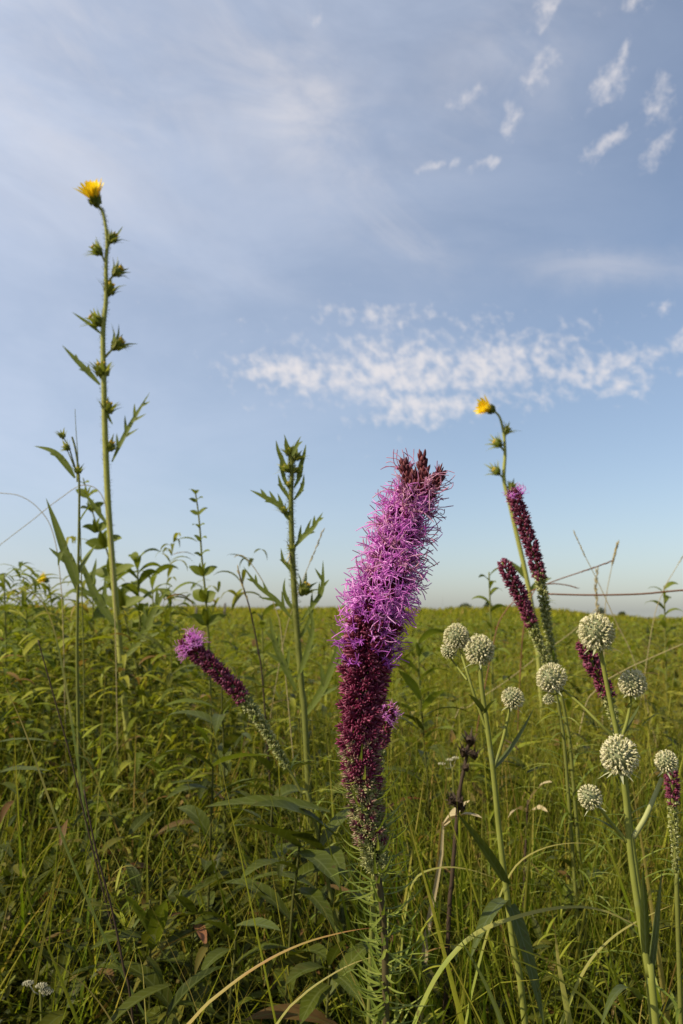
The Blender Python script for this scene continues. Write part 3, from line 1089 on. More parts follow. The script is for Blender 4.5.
def main_blazing_star():
    D = 0.52
    px = [(423, 474), (413, 492), (405, 515), (395, 550), (384, 590), (372, 630), (365, 670), (361, 710), (360, 745),
          (363, 785), (370, 830), (378, 875), (384, 930), (386, 1024)]
    path, g = stem_path(px, D)
    root = thing('blazing_star', 'large blazing star with bright purple bloom and a bent brown withered tip', 'flower', g,
                 'blazing stars in the prairie')
    mb = MB()
    n = len(path)
    mb.tube(path, lin(.0016, .0022, n), 8)
    stem = mb.build('stem', M['purple_stem'], root)
    top = resample(path[:6 * 11 + 1], 240)       # the flowering part, tip first
    ys = []
    for p in top:
        v = p - CAM
        fw = Vector((0, math.cos(PITCH), math.sin(PITCH)))
        up = Vector((0, -math.sin(PITCH), math.cos(PITCH)))
        ys.append(512 - FPX * v.dot(up) / v.dot(fw))

    def t_of(y):
        for i, q in enumerate(ys):
            if q >= y:
                return i / 239
        return 1.0

    def row(y0, y1, count, meshes, name, r_off, tilt, sc, jit=.2, sc_end=None, a0=0.0, parent=stem):
        t0, t1 = t_of(y0), t_of(y1)
        for i in range(count):
            f = (i + R.uniform(.2, .8)) / count
            t = t0 + (t1 - t0) * f
            p, tg = at(top, t), -tang(top, t)
            u, v = basis(tg)
            a = a0 + i * 2.39996 + R.uniform(-jit, jit)
            o = u * math.cos(a) + v * math.sin(a)
            k = tilt if not isinstance(tilt, tuple) else tilt[0] + (tilt[1] - tilt[0]) * f
            d = (o + tg * (k + R.uniform(-.25, .25))).normalized()
            s = (sc if sc_end is None else sc + (sc_end - sc) * f) * R.uniform(.85, 1.15)
            place(R.choice(meshes), name, parent, p + o * r_off, d, s, R.uniform(0, 6.28))

    row(496, 618, 80, OPEN, 'flower_head', .0036, (.85, .35), .78, sc_end=1.02, jit=.5)
    row(608, 652, 11, OPEN, 'flower_head', .0042, .35, .95, sc_end=.8, jit=.9)
    row(602, 676, 36, HALF, 'half_open_head', .0052, .45, 1.15, sc_end=1.0, jit=.6)
    row(618, 785, 100, CLOSED, 'bud_head', .0050, (.45, .65), 1.24, sc_end=.80)
    row(740, 845, 66, BLUSH, 'blush_bud', .0044, .6, 1.10, sc_end=.80)
    row(785, 920, 98, GREEN, 'green_bud', .0036, .75, 1.05, sc_end=.75)
    row(478, 600, 20, OPEN_FADE, 'faded_flower_head', .005, .9, .95)
    # three withered clusters at the tip
    for (x0, y0, x1, y1, c) in ((410, 492, 404, 464, 8), (424, 490, 422, 457, 10), (428, 497, 440, 474, 9), (416, 497, 413, 474, 9)):
        mb = MB()
        a, b = P(x0, y0, D - .004), P(x1, y1, D - .004)
        ax = (b - a).normalized()
        u, v = basis(ax)
        mb.tube([a, a.lerp(b, .5), b], [.0026, .0032, .0014], 6)
        for i in range(40):
            t = (i + .5) / 40
            an = i * 2.4
            o = u * math.cos(an) + v * math.sin(an)
            mb.spindle(a.lerp(b, t) + o * .0016, o * (1.0 - .7 * t) + ax * (.8 + t), R.uniform(.0042, .0080), R.uniform(.0009, .0017), 4)
        mb.build('withered_tip', M['wither'], stem)
    mb = MB()                                    # threads at the tip's right edge
    for i in range(16):
        p = P(R.uniform(425, 441), R.uniform(474, 520), D - R.uniform(-.01, .008))
        d = Vector((R.uniform(.2, 1), R.uniform(-.6, .2), R.uniform(-.3, .8)))
        L = R.uniform(.005, .011)
        s = Vector((R.uniform(-1, 1), R.uniform(-1, 1), R.uniform(-1, 1)))
        mb.tube([p + d * L * q + s * L * .3 * math.sin(3 * q) for q in (0, .25, .5, .75, 1)], .0003, 3, False)
    mb.build('styles', M['petal_dark'], stem)
    # narrow leaves curving out from the stem
    mb = MB()
    st = resample(path[6 * 8:6 * 13 + 3], 200)
    for i in range(330):
        t = R.uniform(0, 1) ** .8
        p = at(st, t)
        a = i * 2.39996 + R.uniform(-.3, .3)
        o = Vector((math.cos(a), math.sin(a), 0))
        L = (.028 + .005 * t) * R.uniform(.7, 1.2)
        rise = R.uniform(.2, .9)
        sd = Vector((-o.y, o.x, 0)) * R.uniform(-.25, .25)
        q = [p + o * (L * s * (1 - .12 * s)) + sd * L * s * s + Z * (L * (rise * s * s - .25 * s)) for s in (0, .2, .4, .6, .8, 1)]
        mb.ribbon(q, [.0014, .0019, .0021, .0018, .0011, .0002], Z, .3)
    mb.build('foliage', M['liatris_leaf'], root)


main_blazing_star()


def slim_blazing_star(label, px, d, y_tuft, y_maroon, y_end, w_px, tuft=1.0, mat='maroon_far', seed=1, leaves=70, foot=None,
                      green=('green_bud',), leaf_from=None):
    """a smaller spike: dusky buds above, pale green buds below, a purple tuft at the tip"""
    r = random.Random(seed)
    path, g = stem_path(px, d, foot)
    root = thing('blazing_star', label, 'flower', g, 'blazing stars in the prairie')
    n = len(path)
    mb = MB()
    mb.tube(path, lin(.0012, .0021, n), 6)
    stem = mb.build('stem', M['dull_stem'], root)
    fine = resample(path, 400)
    fw = Vector((0, math.cos(PITCH), math.sin(PITCH)))
    up = Vector((0, -math.sin(PITCH), math.cos(PITCH)))
    ys = [512 - FPX * (p - CAM).dot(up) / (p - CAM).dot(fw) for p in fine]

    def t_of(y):
        for i, q in enumerate(ys):
            if q >= y:
                return i / 399
        return 1.0

    rad_ = w_px * .5 / ppm(d)

    def buds(y0, y1, mat_, name, r0, r1, flip=False):
        t0, t1 = t_of(y0), t_of(y1)
        Ls = (at(fine, t0) - at(fine, t1)).length
        cnt = int(Ls / .00085)
        mb = MB()
        for i in range(cnt):
            f = (i + r.random()) / cnt
            t = t0 + (t1 - t0) * f
            p, tg = at(fine, t), -tang(fine, t)
            u, v = basis(tg)
            a = i * 2.39996 + r.uniform(-.3, .3)
            o = u * math.cos(a) + v * math.sin(a)
            rr = (r0 + (r1 - r0) * f)
            if f < .12 and not flip:
                rr *= .55 + 3.6 * f
            dd = (o + tg * r.uniform(.4, .9)).normalized()
            c = p + dd * rr * .25
            Lb = rr * .85 * r.uniform(.85, 1.15)
            mb.spindle(c, dd, Lb, rr * .22, 5, .5)
            for k in range(4):
                an = k * 1.57 + r.random()
                u2, v2 = basis(dd)
                o2 = u2 * math.cos(an) + v2 * math.sin(an)
                mb.spindle(c + dd * Lb * .45 + o2 * rr * .12, dd + o2 * .7, Lb * .55, rr * .09, 4)
        return mb.build(name, M[mat_], stem)

    buds(y_tuft, y_maroon, mat, 'bud_spike', rad_, rad_ * .9)
    buds(y_maroon - (y_maroon - y_tuft) * .10, y_end, green[0], 'green_buds', rad_ * .78, rad_ * .5, True)
    if tuft > 0:
        for i in range(int(9 * tuft)):
            t = t_of(y_tuft) + .004 + .0025 * i * .6
            p, tg = at(fine, t), -tang(fine, t)
            u, v = basis(tg)
            a = i * 2.4 + seed
            o = u * math.cos(a) + v * math.sin(a)
            place(OPEN[i % 6], 'flower_head', stem, p + o * rad_ * .3, (o + tg * r.uniform(.2, .9) + Vector((0, -.2, 0))).normalized(),
                  rad_ / .016 * r.uniform(.8, 1.1), r.uniform(0, 6))
    mb = MB()
    tl = t_of(leaf_from if leaf_from else y_maroon)
    for i in range(leaves):
        t = tl + (0.93 - tl) * r.random() ** 1.1
        p = at(fine, t)
        a = i * 2.39996
        o = Vector((math.cos(a), math.sin(a), 0))
        f = (t - tl) / (1 - tl)
        L = (.012 + .085 * min(1, f * 2.5)) * r.uniform(.7, 1.15)
        rise = r.uniform(.2, 1.0)
        q = [p + o * (L * s) + Z * (L * (rise * s - .55 * s * s)) for s in (0, .2, .4, .6, .8, 1)]
        mb.ribbon(q, [.0018, .0026, .0028, .0023, .0015, .0003], Z, .3)
    mb.build('foliage', M['liatris_leaf'], root)
    return root


slim_blazing_star('leaning blazing star with a small purple tuft crowning its dark maroon spike',
                  [(184, 640), (197, 652), (214, 668), (230, 684), (246, 702), (262, 725), (280, 755), (300, 790), (318, 835)],
                  .86, 636, 702, 768, 21, 1.35, 'maroon_far', 3, 80)
slim_blazing_star('tallest slim blazing star standing against the sky, pink tuft at its tip',
                  [(511, 489), (520, 512), (529, 540), (537, 566), (543, 595), (548, 630), (556, 672), (566, 720), (574, 790)],
                  .92, 490, 580, 665, 18.5, .5, 'maroon_far', 5, 110)
slim_blazing_star('short maroon blazing star beside the taller sky-high one, no open florets',
                  [(502, 562), (511, 578), (521, 598), (531, 622), (541, 648), (550, 672), (560, 715), (568, 790)],
                  .90, 562, 628, 680, 19, 0, 'maroon_far', 7, 90)
slim_blazing_star('maroon blazing star half hidden behind the highest cream globe',
                  [(580, 640), (588, 655), (597, 672), (606, 692), (613, 715), (620, 750), (628, 800)],
                  .74, 642, 698, 735, 20, 0, 'maroon_far', 9, 60)
slim_blazing_star('fading brownish blazing star beside the thick pale flower stalk',
                  [(671, 768), (672, 785), (673, 805), (674, 830), (676, 870), (678, 930)],
                  .66, 768, 806, 872, 16, 0, 'maroon_far', 11, 40)
slim_blazing_star('small blazing star with purple tuft tucked behind the large purple spike',
                  [(389, 706), (386, 722), (382, 745), (378, 775), (375, 830)],
                  .60, 706, 752, 775, 19, 1.0, 'maroon_far', 13, 50)


# ------------------------------------------------------------------ rattlesnake masters
def globe(parent, c, r, axis, seed, bracts=7, nub_n=150, part='flower_head'):
    rr = random.Random(seed)
    mb = MB()
    mb.m = 0
    mb.ball(c, r * .74, 16, 10, (1, 1, 1.04))
    mb.m = 1
    q = axis.to_track_quat('Z', 'Y')
    lump = [(Vector((rr.uniform(-1, 1), rr.uniform(-1, 1), rr.uniform(-1, 1))).normalized(), rr.uniform(.0, .13)) for _ in range(5)]
    k_n = nub_n / 150.0
    for i in range(nub_n):
        z = 1 - 2 * (i + .5) / nub_n
        if z < -.93 or rr.random() < .04:
            continue
        s = math.sqrt(1 - z * z)
        a = i * 2.39996 + rr.uniform(-.10, .10)
        d = q @ Vector((s * math.cos(a), s * math.sin(a), z * rr.uniform(.98, 1.10)))
        bump = 1 + sum(w * max(0, d.dot(v)) ** 2 for v, w in lump)
        dj = (d + Vector((rr.uniform(-.11, .11), rr.uniform(-.11, .11), rr.uniform(-.11, .11)))).normalized()
        L = r * rr.uniform(.26, .36) * bump
        c0 = c + d * r * .68 * bump
        mb.m = 1
        mb.spindle(c0, dj, L, r * rr.uniform(.062, .082) / k_n ** .4, 5, .62)
        u, v = basis(dj)
        for k in range(4):
            an = k * 1.57 + rr.random()
            mb.spindle(c0 + dj * L * .55, dj + (u * math.cos(an) + v * math.sin(an)) * rr.uniform(.4, 1.0), L * rr.uniform(.4, .7), r * .026, 3)
    h = mb.build(part, [M['ery_core'], M['ery_nub']], parent)
    for i in range(bracts):
        a = i * 6.283 / bracts + rr.uniform(-.3, .3)
        o = q @ Vector((math.cos(a), math.sin(a), 0))
        b = c - axis * r * .78 + o * r * .28
        L = r * rr.uniform(.55, .95)
        m2 = MB()
        m2.ribbon([b + o * L * t - axis * L * (.35 * t + .15 * t * t) for t in (0, .3, .6, 1)], [r * .17, r * .2, r * .13, r * .02],
                  axis, .3)
        m2.build('bract', M['ery_bract'], h)
    return h


def rattlesnake(label, d, main_px, heads, stalks, leaves=(), w0=.0018, w1=.0028, foot=None):
    path, g = stem_path(main_px, d, foot)
    root = thing('rattlesnake_master', label, 'flower', g, 'rattlesnake masters with cream globes')
    mb = MB()
    mb.tube(path, lin(w0, w1, len(path)), 8)
    mb.build('stem', M['ery_stem'], root)
    for i, (x, y, r, dd, ax, nb) in enumerate(heads):
        globe(root, P(x, y, dd), r / ppm(dd), Vector(ax).normalized(), int(x * 7 + y), nb, 185 if r > 12 else (135 if r > 9 else 80))
    for px, wa, wb, mat in stalks:
        mb = MB()
        pts = spline([P(q[0], q[1], q[2] if len(q) > 2 else d) for q in px], 5)
        mb.tube(pts, lin(wa, wb, len(pts)), 7)
        p = pts[-1]
        mb.build('flower_stalk', M[mat], root)
    for (x0, y0, d0, x1, y1, d1, w, arch, mat) in leaves:
        one_leaf(root, M[mat], P(x0, y0, d0), P(x1, y1, d1), w / ppm(d0), arch=arch, n=12, wmax=.25, base=.7, fold=.35)
    return root


rattlesnake('rattlesnake master with a tight pair of cream globes nearest the purple spike', .66,
            [(480, 668), (482, 690), (486, 718), (493, 770), (499, 830), (505, 880), (514, 950), (525, 1024)],
            [(457, 637, 12.5, .67, (-.25, 0, 1), 5), (480, 651, 14.5, .66, (.05, 0, 1), 6), (449, 651, 8, .69, (-.4, .1, 1), 4),
             (512, 698, 10.5, .66, (.1, 0, 1), 6)],
            [([(460, 649, .67), (468, 675), (478, 706), (487, 730)], .0011, .0013, 'ery_stem'),
             ([(450, 657, .69), (458, 668, .69), (467, 680, .67)], .0007, .0009, 'ery_stem'),
             ([(510, 708), (506, 727), (500, 750), (492, 772)], .0011, .0015, 'ery_stem')],
            [(483, 712, .66, 468, 694, .64, 7, .05, 'ery_leaf'), (493, 770, .66, 534, 708, .68, 8, -.08, 'ery_leaf'),
             (506, 885, .66, 456, 812, .6, 13, .02, 'ery_leaf'), (510, 905, .66, 545, 1030, .62, 14, .1, 'ery_leaf'),
             (505, 900, .66, 470, 960, .6, 14, .1, 'ery_leaf'), (484, 715, .66, 497, 700, .64, 4, .1, 'ery_leaf')])
rattlesnake('tallest rattlesnake master topped by the highest cream globe', .69,
            [(600, 648), (605, 675), (611, 705), (618, 738), (624, 772), (630, 830), (640, 900), (650, 990)],
            [(597, 632, 17.5, .68, (-.12, -.05, 1), 7), (551, 679, 14, .71, (-.3, 0, 1), 5), (549, 699, 5.5, .71, (-.5, -.1, .3), 3),
             (632, 684, 13, .69, (.1, 0, 1), 6)],
            [([(561, 688, .71), (580, 704, .70), (598, 722), (614, 738)], .0010, .0014, 'ery_stem'),
             ([(550, 697, .71), (556, 694, .71), (563, 691, .71)], .0006, .0008, 'ery_stem'),
             ([(631, 696), (629, 712), (625, 728), (619, 742)], .0012, .0016, 'ery_stem')],
            [(619, 738, .69, 640, 704, .71, 6, -.05, 'ery_leaf'), (627, 708, .69, 636, 700, .68, 3, .1, 'ery_leaf'),
             (617, 736, .69, 582, 730, .71, 4, .15, 'ery_leaf')], foot=.27)
rattlesnake('rattlesnake master whose central globe has drooping bracts and a thick pale side stalk', .50,
            [(622, 772), (626, 800), (629, 840), (634, 880), (641, 925), (649, 975), (656, 1024)],
            [(619, 756, 18, .50, (-.02, -.05, 1), 8), (666, 762, 11, .505, (.1, 0, 1), 6), (590, 797, 11.5, .495, (-.35, -.1, .8), 4)],
            [([(662, 778, .505), (655, 795, .505), (645, 818), (633, 838)], .0013, .0017, 'ery_pale'),
             ([(598, 805, .495), (605, 815, .495), (615, 828), (628, 842)], .0009, .0012, 'ery_stem')],
            [(628, 842, .50, 581, 815, .51, 7, .10, 'ery_leaf'), (646, 960, .50, 643, 868, .47, 8, .02, 'ery_leaf'),
             (640, 1000, .50, 600, 1030, .45, 10, .2, 'ery_leaf'), (650, 985, .50, 662, 870, .51, 8, -.04, 'ery_leaf')], w0=.0017, w1=.0024)


# ------------------------------------------------------------------ compass plants
def bristles(parent, mat, path, rads, n, t1, L, seed):
    r = random.Random(seed)
    mb = MB()
    for i in range(n):
        t = r.random() * t1
        p = at(path, t)
        rr = rads[min(len(rads) - 1, int(t * (len(path) - 1)))]
        a = r.uniform(0, 6.283)
        o = Vector((math.cos(a), math.sin(a), r.uniform(-.2, .4)))
        l = L * r.uniform(.5, 1.2)
        mb.tube([p + o * rr * .8, p + o * (rr + l * .6), p + o * (rr + l) + Z * r.uniform(-.3, .3) * l], .00022, 3, False)
    return mb.build('bristles', mat, parent)


def bud(parent, c, r, axis, seed, open_=.35, name='bud', mats=('bract', 'gold')):
    rr = random.Random(seed)
    axis = axis.normalized()
    u, v = basis(axis)
    mb = MB()
    mb.m = 0
    mb.tube([c - axis * r * 1.0, c - axis * r * .5, c, c + axis * r * .5], [r * .22, r * .52, r * .6, r * .45], 9)
    for i in range(13):
        a = i * 2.4
        o = u * math.cos(a) + v * math.sin(a)
        b = c - axis * r * (.7 - .05 * i) + o * r * .5
        L = r * rr.uniform(1.1, 2.0)
        k = rr.uniform(.3, 1.0)
        q = [b + axis * L * t * (1 - .2 * t) + o * L * (k * t * t + .15 * t) for t in (0, .3, .6, 1)]
        mb.ribbon(q, [r * .45, r * .48, r * .3, r * .03], o, .3)
    mb.m = 1
    for i in range(10):
        a = i * 2.4
        o = u * math.cos(a) + v * math.sin(a)
        mb.spindle(c + axis * r * .4 + o * r * .25, axis + o * .3, r * open_ * 1.4, r * .13, 4)
    return mb.build(name, [M[q] for q in mats], parent)


def yellow_flower(parent, c, r, axis, seed, face=0.5):
    rr = random.Random(seed)
    axis = axis.normalized()
    u, v = basis(axis)
    mb = MB()
    mb.m = 0
    n = 44
    for i in range(n):
        a = i * 2 * math.pi / n * 2 + rr.uniform(-.1, .1)
        o = u * math.cos(a) + v * math.sin(a)
        L = r * rr.uniform(1.25, 1.75)
        k = (.1 + 1.0 * (i * .618 % 1)) * face * 2
        b = c + o * r * .35
        q = [b + axis * L * t * (1 - .15 * k * t) + o * L * k * t * .8 for t in (0, .3, .6, .85, 1)]
        mb.ribbon(q, [r * .16, r * .32, r * .34, r * .26, r * .06], -o + axis, .2)
    mb.m = 1
    mb.ball(c + axis * r * .15, r * .42, 10, 6)
    h = mb.build('flower_head', [M['yellow'], M['gold']], parent)
    m2 = MB()
    m2.tube([c - axis * r * .75, c - axis * r * .3, c + axis * r * .1], [r * .2, r * .46, r * .5], 9)
    for i in range(14):
        a = i * 2.4
        o = u * math.cos(a) + v * math.sin(a)
        b = c - axis * r * (.55 - .03 * i) + o * r * .42
        L = r * rr.uniform(.5, .75)
        q = [b + axis * L * t * .9 + o * L * (.15 * t + .35 * t * t) for t in (0, .35, .7, 1)]
        m2.ribbon(q, [r * .4, r * .42, r * .28, r * .03], o, .3)
    m2.build('bracts', M['bract'], h)
    return h


def compass_left():
    d = 1.6
    px = [(97, 206), (103, 213), (107, 240), (106, 265), (106, 300), (103, 335), (104, 385), (105, 430), (108, 500),
          (113, 570), (119, 640), (127, 730), (135, 792)]
    path, g = stem_path(px, d)
    root = thing('compass_plant', 'very tall compass plant topped by one yellow flower high against the sky', 'flower', g)
    mb = MB()
    n = len(path)
    mb.tube(path, [.0024 + .0038 * min(1, i / n * 2.0) for i in range(n)], 9)
    st = mb.build('stem', M['compass_stem'], root)
    bristles(st, M['bract'], path, [.0024 + .0038 * min(1, i / n * 2.0) for i in range(n)], 1500, .75, .005, 5)
    yellow_flower(root, P(94.5, 199, d), 11.5 / ppm(d), Vector((-.25, -.55, .85)), 3, .46)
    for i, (x, y, r, ax) in enumerate([(97, 250, 7.5, (-.8, -.3, .7)), (113, 238, 7, (.7, -.2, .9)), (118, 271, 8, (.9, -.4, .6)),
                                       (110, 289, 8, (.4, -.3, 1)), (96, 320, 9, (-.8, -.3, .7)), (118, 344, 9, (.8, -.3, .6)),
                                       (102, 370, 10, (-.1, -.4, 1)), (108, 408, 8, (.3, -.3, 1)), (110, 446, 7, (.5, -.3, .8))]):
        bud(root, P(x, y, d), r / ppm(d), Vector(ax), 10 + i)
        m2 = MB()
        m2.tube([P(x, y, d) - Vector(ax).normalized() * r * .8 / ppm(d), P(106 if y < 300 else 104, y + 14, d)], [.002, .0028], 6)
        m2.build('bud_stalk', M['compass_stem'], root)
    cl = M['compass_leaf']
    lobed(root, cl, [(100, 385), (88, 372), (74, 358), (62, 345)], d, .012, [(.3, 1, 8), (.35, -1, 7), (.62, 1, 6)])
    lobed(root, cl, [(101, 334), (92, 326), (82, 319), (72, 312)], d, .008, [(.4, 1, 4)])
    lobed(root, cl, [(107, 246), (112, 240), (118, 234), (123, 226)], d, .007, [(.4, -1, 4)])
    lobed(root, cl, [(112, 462), (120, 445), (131, 424), (150, 392)], d, .010,
          [(.2, -1, 13), (.35, 1, 14), (.42, -1, 15), (.58, 1, 13), (.64, -1, 12), (.8, 1, 8)])
    lobed(root, cl, [(108, 525), (98, 512), (90, 500), (80, 490)], d, .009, [(.3, 1, 9), (.5, -1, 8)])
    lobed(root, cl, [(118, 628), (106, 612), (92, 588), (78, 552)], d - .05, .016, [(.3, 1, 26), (.45, -1, 20), (.6, 1, 22), (.75, -1, 14)])
    lobed(root, cl, [(122, 660), (140, 640), (160, 600), (172, 585)], d + .05, .016, [(.3, 1, 20), (.45, -1, 20), (.6, 1, 18), (.75, -1, 12)])
    one_leaf(root, cl, P(104, 405, d), P(113, 425, d - .02), .009, arch=-.1)


compass_left()


def compass_mid():
    d = 1.15
    px = [(291, 447), (292, 470), (291, 500), (292, 545), (294, 585), (297, 630), (302, 690), (306, 740)]
    path, g = stem_path(px, d)
    root = thing('compass_plant', 'flowerless compass plant with lobed leaves and a crowded green top', 'flower', g)
    mb = MB()
    n = len(path)
    mb.tube(path, [.0026 + .0018 * min(1, i / n * 2.5) for i in range(n)], 9)
    st = mb.build('stem', M['dull_stem'], root)
    bristles(st, M['bract'], path, [.0026 + .0018 * min(1, i / n * 2.5) for i in range(n)], 1000, .6, .004, 6)
    cl = M['compass_leaf']
    for i, (x, y, r, ax) in enumerate([(296, 470, 4.5, (.8, -.3, .7)), (289, 484, 4, (-.5, -.5, .6)), (289, 452, 6, (-.3, -.2, 1)), (297, 456, 6, (.5, -.1, .8)), (286, 468, 6, (-.7, -.3, .7)),
                                       (284, 510, 5, (-.3, -.3, 1)), (305, 588, 9, (.5, -.3, .8)), (292, 548, 4.5, (-.6, -.3, .6))]):
        bud(root, P(x, y, d), r / ppm(d), Vector(ax), 30 + i, .2)
    lobed(root, cl, [(287, 472), (282, 460), (278, 450), (276, 440)], d, .007, [(.4, 1, 4)])
    lobed(root, cl, [(297, 478), (301, 465), (304, 455), (306, 444)], d, .007, [(.5, -1, 4)])
    for q in ([(290, 490), (284, 478), (281, 462), (282, 452)], [(294, 488), (299, 478), (302, 466), (301, 456)],
              [(292, 470), (290, 456), (287, 444), (284, 434)], [(292, 468), (294, 455), (296, 446), (301, 436)],
              [(290, 500), (285, 492), (281, 486), (278, 474)], [(294, 500), (300, 492), (303, 484), (304, 474)],
              [(291, 522), (286, 515), (283, 508), (282, 500)], [(294, 575), (288, 566), (283, 560), (281, 548)],
              [(296, 612), (288, 602), (284, 590), (285, 578)], [(298, 640), (306, 628), (312, 612), (311, 596)]):
        lobed(root, cl, q, d, .006, [(.35, 1, 4), (.55, -1, 4)])
    lobed(root, cl, [(288, 455), (286, 445), (285, 438)], d, .006, [])
    lobed(root, cl, [(292, 456), (297, 446), (303, 441)], d - .02, .006, [])
    lobed(root, cl, [(290, 516), (280, 506), (266, 498), (250, 490)], d, .009,
          [(.25, 1, 13), (.42, 1, 12), (.5, -1, 6), (.65, 1, 9)])
    lobed(root, cl, [(294, 548), (303, 537), (313, 528), (323, 512)], d, .008,
          [(.2, -1, 14), (.4, -1, 14), (.45, 1, 6), (.65, -1, 9), (.8, 1, 5)])
    lobed(root, cl, [(292, 619), (276, 600), (258, 586), (243, 566)], d, .007,
          [(.2, 1, 14), (.35, -1, 14), (.5, 1, 10), (.7, 1, 8), (.75, -1, 6)])
    lobed(root, cl, [(302, 620), (314, 604), (322, 590), (323, 560)], d, .007,
          [(.25, -1, 12), (.45, -1, 12), (.6, 1, 8), (.7, -1, 12)])
    lobed(root, cl, [(296, 690), (284, 665), (274, 640), (270, 615)], d, .010, [(.3, 1, 18), (.4, -1, 16), (.6, 1, 12), (.7, -1, 10)])
    lobed(root, cl, [(302, 720), (322, 690), (336, 655), (340, 625)], d + .06, .011, [(.3, 1, 18), (.4, -1, 18), (.6, 1, 14)])
    lobed(root, cl, [(297, 680), (308, 650), (313, 625), (308, 605)], d - .02, .008, [(.4, 1, 10), (.6, -1, 10)])
    m2 = MB()
    for x1, y1 in ((280, 553), (283, 540), (286, 562), (279, 560)):
        m2.ribbon([P(291, 552, d), P((291 + x1) / 2, y1 + 2, d - .01), P(x1, y1, d - .01)], [.002, .002, .0006], Z, .2)
    m2.build('withered_leaf', M['straw'], root)


compass_mid()


def compass_right():
    d = 2.2
    px = [(494, 411), (500, 418), (504, 436), (505, 455), (504, 480), (510, 505), (518, 540), (526, 575), (534, 620), (540, 680)]
    path, g = stem_path(px, d)
    root = thing('compass_plant', 'distant compass plant with a nodding yellow flower above the maroon spikes', 'flower', g)
    mb = MB()
    n = len(path)
    mb.tube(path, [.0026 + .0038 * min(1, i / n * 2.0) for i in range(n)], 8)
    mb.build('stem', M['compass_stem'], root)
    yellow_flower(root, P(490, 409, d), 8.5 / ppm(d), Vector((-1, -.45, .25)), 8, .38)
    for i, (x, y, r, ax) in enumerate([(507, 430, 5.5, (.6, -.2, .8)), (497, 443, 6.5, (-.9, -.2, .4)), (496, 471, 6, (-.8, -.4, .5)),
                                       (512, 487, 6, (.3, -.2, .9))]):
        bud(root, P(x, y, d), r / ppm(d), Vector(ax), 50 + i, .2)
        m2 = MB()
        m2.tube([P(x, y, d), P(504.5, y + 8, d)], [.002, .003], 6)
        m2.build('bud_stalk', M['compass_stem'], root)
    for q in ([(527, 580), (519, 570), (508, 560)], [(529, 592), (540, 582), (552, 578)], [(533, 612), (520, 600), (508, 580)]):
        lobed(root, M['compass_leaf'], q, d, .016, [(.3, 1, 8), (.5, -1, 8)])


compass_right()


# ------------------------------------------------------------------ other stems on the skyline
def rosin_left():
    d = 1.2
    px = [(72, 437), (76, 452), (79, 480), (79, 520), (78, 580), (77, 650), (78, 720), (79, 800)]
    path, g = stem_path(px, d)
    root = thing('rosinweed', 'slender rosinweed with three round green buds in front of the tall compass plant', 'plant', g)
    mb = MB()
    mb.tube(path, lin(.0014, .0030, len(path)), 7)
    mb.build('stem', M['dull_stem'], root)
    for i, (x, y, r, ax) in enumerate([(62, 435, 4.5, (-.4, 0, 1)), (66, 447, 5, (-.8, -.3, .5)), (78, 470, 5, (.1, -.4, 1))]):
        bud(root, P(x, y, d), r / ppm(d), Vector(ax), 70 + i, .15)
        m2 = MB()
        m2.tube([P(x, y, d), P((x + 76) / 2, y + 12, d), P(77, 474, d)], [.0009, .001, .0012], 5)
        m2.build('bud_stalk', M['dull_stem'], root)
    cl = M['compass_leaf']
    lobed(root, cl, [(75, 478), (64, 462), (52, 451), (34, 446)], d, .010, [(.4, 1, 5), (.55, -1, 6)])
    lobed(root, cl, [(77, 590), (68, 560), (56, 525), (46, 498)], d, .013, [(.3, -1, 20), (.45, 1, 6)])
    lobed(root, cl, [(78, 585), (70, 560), (62, 552), (58, 566)], d - .02, .014, [(.5, 1, 6)])
    one_leaf(root, cl, P(78, 575, d), P(96, 545, d + .03), .012, arch=.05)
    one_leaf(root, cl, P(78, 525, d), P(92, 505, d), .007, arch=.1)


rosin_left()


def oval_stem(label, px, d, pairs, wst=.0022, seed=1):
    path, g = stem_path(px, d)
    root = thing('leafy_plant', label, 'plant', g)
    mb = MB()
    mb.tube(path, lin(wst * .6, wst * 1.4, len(path)), 6)
    mb.build('stem', M['dull_stem'], root)
    r = random.Random(seed)
    for (x, y, L, w) in pairs:
        p = P(x, y, d)
        for s in (-1, 1):
            e = P(x + s * L * r.uniform(.7, 1.0), y - L * r.uniform(.2, .75), d + r.uniform(-.05, .02))
            mb = MB()
            leaf(mb, p, e, w / ppm(d), arch=.08, fold=.3, wmax=.35, normal=Vector((0, -1, .6)))
            if L > 10:
                leaf(mb, p, P(x + s * 3, y - L * .9, d - .05), w * .7 / ppm(d), arch=.05, wmax=.35, normal=Vector((0, -1, .3)))
            mb.build('leaf', M['sun_leaf'], root)
    return root


oval_stem('thin stem with small paired oval leaves rising above the purple tuft',
          [(195, 490), (198, 510), (200, 530), (202, 560), (205, 590), (207, 620), (210, 680)], 1.5,
          [(195, 494, 6, 4), (196, 502, 8, 5), (198, 515, 10, 5), (199, 528, 8, 5), (200, 541, 8, 5), (201, 556, 9, 5),
           (203, 576, 15, 9), (205, 602, 15, 14), (207, 625, 20, 10)], seed=2)
oval_stem('leaning stem with broad pointed oval leaves crossing behind the compass stalk',
          [(83, 478), (88, 495), (95, 520), (105, 545), (115, 580), (130, 640), (142, 700)], 1.75,
          [(84, 484, 7, 5), (88, 498, 13, 9), (91, 512, 14, 10), (97, 532, 16, 10), (104, 548, 20, 14), (112, 578, 24, 12), (122, 610, 24, 12)],
          seed=4)


